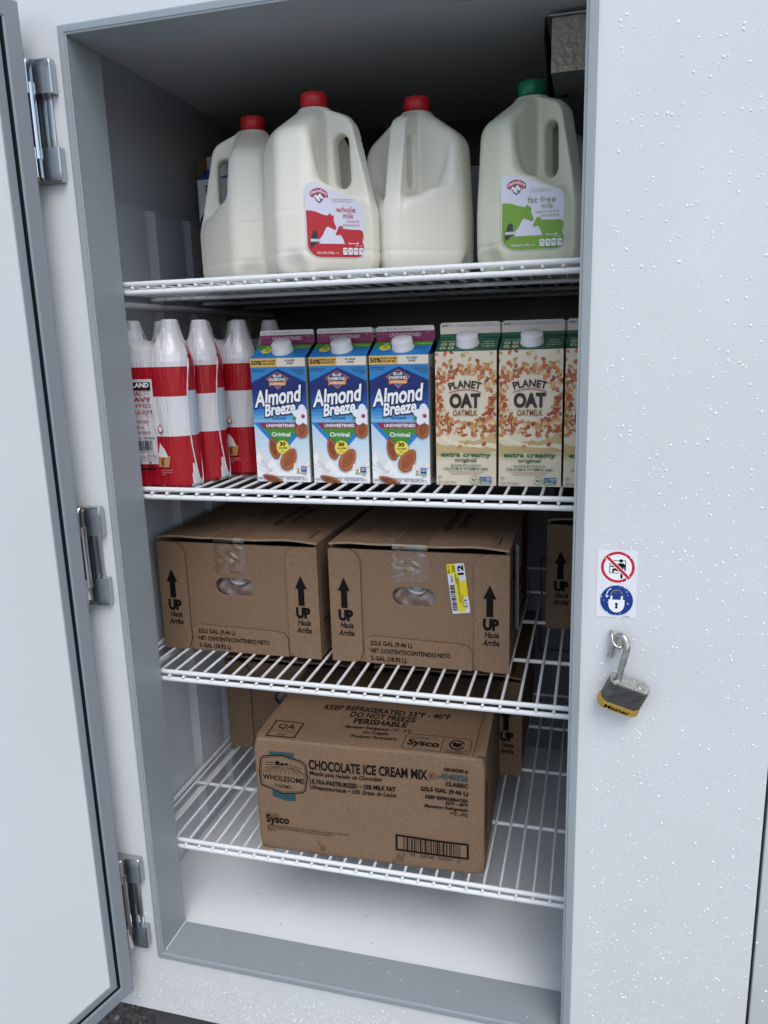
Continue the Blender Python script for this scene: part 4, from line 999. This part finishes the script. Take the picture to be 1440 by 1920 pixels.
b = MB(); A = Art(180, 150); A.rect(ink('#a9adb2', .3), 0, 0, 180, 150); A.text('SYSCO', 8, 128, 10, K, w=46, bold=.03); A.text('PURCHASE ORDER', 8, 116, 5, K, w=60)
for k in range(3): barcode(A, K, 10, 16 + k * 34, 160, 40 + k * 34, 30 + k, 1.2)
def lmap(u, v, l):
    return (.304 + .002 + l + .010 * max(0, 1 - u / .03) ** 2 + .004 * math.sin(v * 40), .055 + u, .055 + v)
A.emit(b, lmap, .05, strips=[0, 6, 12, 18, 24, 30, 60, 120, 180]); b.build('shipping_label', e2)
dup(e1, (.634, .4235, ZR[2]), rad(.3), 'dark brown box with an UP arrow, far back at the right frame')
ends_box('unprinted brown box end standing behind the chocolate mix box, against the left wall', (-.0485, .4180, ZR[3]), rad(-.3), False, False)['group'] = 'brown cardboard boxes'
dup(e1, (.2835, .4290, ZR[3]), rad(.4), 'brown box standing behind the right end of the chocolate mix box')

# the big box with the printed long side
LW, LD, LH = .396, .302, .214
lb = thing('cardboard_box', 'brown chocolate ice cream mix box, printed on its long side', 'cardboard box', (.1610, .0985, ZR[3]), rad(2.0), 'brown cardboard boxes')
b = MB()
def crumple(p):
    q = Vector(p); f = Vector((MN.noise(q * 9), MN.noise(q * 9 + Vector((7, 3, 1))), MN.noise(q * 9 + Vector((1, 9, 4))))) * .0022
    f += Vector((MN.noise(q * 30), MN.noise(q * 30 + Vector((7, 3, 1))), MN.noise(q * 30 + Vector((1, 9, 4))))) * .0003
    for c_, k_ in ((Vector((0, 0, LH)), .006), (Vector((LW, 0, LH)), .007), (Vector((LW, 0, 0)), .004), (Vector((0, 0, 0)), .004)):
        d_ = (q - c_).length
        if d_ < .03: f += (Vector((LW / 2, LD / 2, LH / 2)) - c_).normalized() * k_ * (1 - d_ / .03) ** 2
    return q + f
def edgegrid(L_):
    n_ = max(4, int(L_ / .006)); g = [0, .0012, .0025, .004] + [.004 + (L_ - .008) * i / n_ for i in range(1, n_)] + [L_ - .004, L_ - .0025, L_ - .0012, L_]
    return g
def rounded_box(b, dims, rr_, m, fn):
    for ax in range(3):
        a1, a2 = (ax + 1) % 3, (ax + 2) % 3; g1, g2 = edgegrid(dims[a1]), edgegrid(dims[a2])
        for sd_ in (0, 1):
            vs = []
            for u in g1:
                for v in g2:
                    p = [0, 0, 0]; p[ax] = dims[ax] * sd_; p[a1] = u; p[a2] = v; p = Vector(p)
                    c_ = Vector([min(dims[i] - rr_, max(rr_, p[i])) for i in range(3)]); d_ = p - c_
                    vs.append(fn(c_ + d_.normalized() * rr_))
            k = len(g2); fs = [(i * k + j, (i + 1) * k + j, (i + 1) * k + j + 1, i * k + j + 1) for i in range(len(g1) - 1) for j in range(k - 1)]
            b.add(vs, fs if sd_ else [f[::-1] for f in fs], m, True)
rounded_box(b, (LW, LD, LH), .004, CARD, crumple)
TEAL = ink('#1d464e', .6)
A = Art(396, 214)
A.rect(TEAL, 28, 168, 72, 192); A.poly(TEAL, [(30, 128), (30, 106), (52, 99), (72, 100), (72, 128)])
lg = [(10, 126), (8, 150), (12, 176), (18, 182), (50, 186), (86, 178), (92, 172), (94, 150), (90, 124), (84, 118), (48, 113), (30, 120)]
A.poly(CARD, lg); A.line(K, lg, 2.2, True); A.line(K, [(51 + (x - 51) * .93, 150 + (y - 150) * .92) for x, y in lg], .8, True)
A.text('WHOLESOME', 51, 137, 9.5, K, 'c', w=74, bold=.03, rot=-1.5); A.text('- FARMS -', 50, 123.5, 7, K, 'c', w=40, bold=.012, rot=-2)
for k in range(-5, 6): A.line(K, [(54 + k * 2.5, 165), (54 + k * 9, 150)], .7 + .25 * (k % 2), keep=k > -5)
A.line(K, [(20, 166), (40, 168), (62, 169), (86, 165)], .9); A.poly(K, [(38, 167), (38, 173), (42, 176), (46, 173), (46, 167)]); A.rect(K, 47, 167, 54, 171.5); A.ell(K, 58, 170, 2.6); A.line(K, [(22, 171), (36, 171.6)], 1.4); A.line(K, [(18, 160), (36, 164)], .8); A.line(K, [(72, 166), (86, 158)], .8)
A.text('CHOCOLATE ICE CREAM MIX', 98, 167, 16.5, K, w=205, bold=.032, res=3); A.ell(K, 312, 175, 6.2); A.ell(CARD, 312, 175, 5.4); A.text('K', 312, 171.6, 6.8, K, 'c', bold=.02); A.ell(K, 322, 174, 2.6); A.ell(CARD, 322, 174, 1.9)
A.text('Mezcla para Helado de Chocolate', 98, 156, 7.4, K, w=128, shear=.2, bold=.022)
A.text('ULTRA-PASTEURIZED \u2022 10% MILK FAT', 98, 140, 7.8, K, w=152, bold=.038); A.text('Ultrapasteurizada \u2022 10% Grasa de Leche', 98, 129.5, 7.4, K, w=152, shear=.2, bold=.022)
A.text('Sysco', 15, 54, 14, K, w=42, bold=.03, res=3); A.text('Good things', 15, 68.5, 3.4, K, w=23, shear=.15); A.text('come from', 22, 64.6, 2.4, K, w=20)
for i, s_ in enumerate(('DISTRIBUTED BY/DISTRIBUIDO POR SYSCO CORPORATION, HOUSTON, TEXAS 77077', 'MFG. AT PLANT NO. 06-117/FABRICADO POR LA PLANTA NO. 06-117', '#829994')): A.text(s_, 16, 46 - i * 4.4, 2.6, K, w=(150, 120, 14)[i], bold=.01)
for s_, y, h_, w_, m_, sh_ in (('REORDER #', 187, 5.6, 37, K, 0), ('4540326', 172, 9.4, 44, TEAL, 0), ('CLASSIC', 160, 6.8, 36, K, 0), ('2/2.5 GAL (9.46 L)', 147, 6.8, 76, K, 0), ('KEEP REFRIGERATED', 134, 5.4, 69, K, 0), ('33\u00b0F - 40\u00b0F', 126.5, 5.0, 36, K, 0), ('Mantener Refrigerado', 118, 5.4, 71, K, .2), ('1\u00b0C - 4\u00b0C', 109, 5.2, 28, K, 0)):
    A.text(s_, 369, y, h_, m_, 'r', w=w_, bold=.04 if not sh_ else .028, shear=sh_)
A.rect(K, 246, 30, 370, 60); A.rect(CARD, 249.5, 33.5, 366.5, 56.5); barcode(A, K, 259, 33.5, 357, 56.5, 14, .95); A.text('1   07   34730   57927   3', 308, 22.5, 5, K, 'c', w=94)
def blot(cx, cy, rx, ry, sd):
    q = random.Random(sd); A.poly(CARDS, [(cx + rx * math.cos(rad(t)) * q.uniform(.55, 1), cy + ry * math.sin(rad(t)) * q.uniform(.55, 1)) for t in range(0, 360, 15)])
blot(253, 17, 8, 9, 1); blot(243, 10, 4, 3, 2); blot(118, 17, 5, 7, 3); blot(112, 26, 2, 4, 4)
A.emit(b, lambda u, v, l: crumple((u, 0, v)) + Vector((0, -.0004 - l, 0)), .04, cell=6)
B = Art(396, 302)
B.text('KEEP REFRIGERATED 33\u00b0F - 40\u00b0F', 206, 122, 17, K, 'c', w=232, bold=.03, res=3); B.text('DO NOT FREEZE', 204, 100, 17, K, 'c', w=120, bold=.03, res=3); B.text('PERISHABLE', 204, 78, 17, K, 'c', w=96, bold=.03, res=3)
for i, s_ in enumerate(('Mantener Refrigerado 1\u00b0C - 4\u00b0C', 'No Congelar', 'Producto Perecedero')): B.text(s_, 204, 61 - i * 15, 9, K, 'c', w=(118, 46, 80)[i], shear=.2, bold=.022)
B.rect(K, 19, 9, 71, 66); B.rect(CARD, 21.5, 12, 68.5, 63); B.text('QA', 45, 40, 15, K, 'c', w=29, bold=.02, res=3); B.text('QUALITY ASSURED', 45, 30, 4, K, 'c', w=40); B.text('Sysco', 45, 16, 5, K, 'c', w=14, bold=.03); B.line(K, [(25, 26), (65, 26)], .6)
B.line(K, rrect(258, 9, 370, 57, 7), 1, True); B.text('Sysco', 266, 22, 17, K, w=52, bold=.03, res=3); B.text('Good things', 268, 44, 5, K, w=30, shear=.15); B.line(K, [(323, 12), (323, 54)], .9)
B.ell(K, 347, 35, 13, 15, n=36); B.ell(CARD, 347, 35, 10, 11.6, n=30); B.poly(CARD, [(347, 35), (362, 40), (362, 30)]); B.poly(K, [(340, 30), (347, 27), (354, 30), (354, 37), (357, 40), (350, 42), (347, 39), (344, 42), (337, 40), (340, 37)]); B.text('Corrugated', 347, 15, 4.6, K, 'c', w=36); B.text('Recycles', 347, 10.4, 3.6, K, 'c', w=28)
B.line(ink('#4a3020', .8), [(376, 2), (381, 120), (386, 200)], 1.2)
B.emit(b, lambda u, v, l: crumple((u, v, LH)) + Vector((0, 0, .0004 + l)), .04, cell=6)
B = Art(302, 214); arrow(B, 30, 100, 66, 26, K); B.text('UP', 32, 74, 20, K, 'c', w=28, bold=.045); B.text('Hacia', 33, 58, 11, K, 'c', w=26, shear=.2); B.text('Arriba', 32, 42, 11, K, 'c', w=30, shear=.2); arrow(B, 272, 100, 66, 26, K)
B.emit(b, lambda u, v, l: crumple((LW, u, v)) + Vector((.0004 + l, 0, 0)), .04, cell=6)
b.build('box_walls', lb)
b = MB(); b.prism([(.383, .004), (.3865, .016), (.388, .10), (.39, .24), (.3975, .24), (.3975, .004)], LH + .0012, LH + .0040, CARDF, None, CARDS2); b.build('end_flap', lb)
b = MB()
b.prism([(0, -.0025), (.032, -.0018), (.002, .010)], 0.0002, .0016, CARDE); b.build('torn_edge', lb)

# ------------------------------------------------------------------ things at the back of the top shelf
A = Art(90, 204); A.rect(ink('#c6cad4'), 0, 130, 90, 204); A.rect(ink('#0c3f94'), 0, 0, 90, 132); A.poly(K, [(0, 134), (8, 146), (16, 150), (30, 152), (90, 156), (90, 128), (50, 122), (20, 124)]); A.text('B', 16, 176, 18, K, bold=.0, w=11); A.text('Y', 56, 170, 15, K, bold=.0, w=10); A.rect(ink('#c6cad4'), 50, 138, 90, 141)
G = Art(90, 54); G.rect(ink('#123f9a'), 0, 0, 90, 54); F = Art(90, 22.5); F.rect(ink('#a8acb4'), 0, 0, 90, 22.5)
carton('blue and white milk carton seen through the handle of the leftmost jug', None, (-.002, .362, ZR[0]), .090, .204, .252, A, G, F, ink('#123f9a'), ink('#123f9a'), .040, sidestripes=False)
cb = thing('cardboard_box', 'dark cardboard carton behind the blue and white milk carton', 'cardboard box', (-.064, .475, ZR[0]))
b = MB(); b.box((0, 0, 0), (.30, .2, .272), CARD, bev=.003); A = Art(300, 272); A.text('ETO', 18, 232, 13, K, w=34, bold=.02); A.emit(b, lambda u, v, l: (u, -.0002 - l, v)); b.build('box_walls', cb)
wb = thing('display_box', 'white box with a dark red edge behind the middle milk jugs', 'box', (.345, .50, ZR[0]))
b = MB(); b.box((0, 0, 0), (.20, .16, .218), ink('#8d9095'), bev=.004); A = Art(200, 218); A.rect(ink('#7a1234'), 170, 206, 199, 217); A.rect(ink('#7a1234'), 0, 170, 26, 200); A.line(K, [(1, 1), (199, 1), (199, 217), (1, 217)], 1.6, True)
A.emit(b, lambda u, v, l: (u, -.0002 - l, v)); b.build('box_walls', wb)

# ------------------------------------------------------------------ rain drops on the painted steel
def drops(b, x0, x1, z0, z1, count, rlo, rhi, seed, y=0, dens=None):
    q = random.Random(seed)
    for _ in range(count):
        x, z_ = q.uniform(x0, x1), q.uniform(z0, z1)
        if dens and q.random() > dens(x, z_): continue
        r_ = rlo * (rhi / rlo) ** (q.random() ** 2.2); el = q.uniform(1, 1.35) if r_ > .001 else 1
        NN = 8; vs = [(x, y - r_ * .66, z_)]; fs = []
        for j, (k_, d_) in enumerate(((.5, .58), (.86, .36), (1, .0))):
            for i in range(NN):
                a = 2 * PI * i / NN; vs.append((x + r_ * k_ * math.cos(a), y - r_ * d_ + (.0001 if d_ == 0 else 0), z_ + r_ * el * k_ * math.sin(a)))
        for i in range(NN): fs.append((0, 1 + i, 1 + (i + 1) % NN))
        for j in range(2):
            for i in range(NN): fs.append((1 + j * NN + i, 1 + (j + 1) * NN + i, 1 + (j + 1) * NN + (i + 1) % NN, 1 + j * NN + (i + 1) % NN))
        b.add(vs, fs, WATER, True)
b = MB()
def dn(x, z_):
    v = MN.noise((x * 14, z_ * 7, 2.3)) * .3 + .5
    if x < .735: v = max(v, .6)
    return min(1, max(.2, v * 1.2 - .15))
drops(b, .7215, .9405, -.1, 1.48, 7000, .0004, .0015, 1, 0, dn)
drops(b, .7215, .80, -.1, 1.2, 2200, .0003, .0010, 2, 0, dn)
drops(b, .947, 1.12, -.1, 1.7, 2300, .0004, .0017, 3, 0, dn)
drops(b, -.07, -.012, -.1, 1.20, 800, .0003, .0012, 4, 0, dn)
drops(b, -.10, .72, -.118, -.033, 5200, .0003, .0010, 5, 0, lambda x, z_: .25 if x < 0 else .8)
drops(b, -.10, .72, -.118, -.012, 240, .0006, .0015, 6)
drops(b, .7215, .768, .682, .77, 40, .0005, .0012, 9, -.0008)
for x, y, r_ in [(random.uniform(.05, .66), random.uniform(.008, .066), random.choice((.0012, .002, .003, .0036))) for _ in range(26)]:
    b.lathe([(r_, -.0001), (r_ * .8, r_ * .16), (r_ * .4, r_ * .26), (.00001, r_ * .28)], CLEAR, 12, Matrix.Translation((x, y, LIP)))
drops(b, .7215, .9405, -.1, 1.48, 5000, .0003, .0008, 21, 0, dn)
tag(b.build('rain_drops'), 'beads of rain water on the white painted steel front', 'rain drops', kind='stuff')
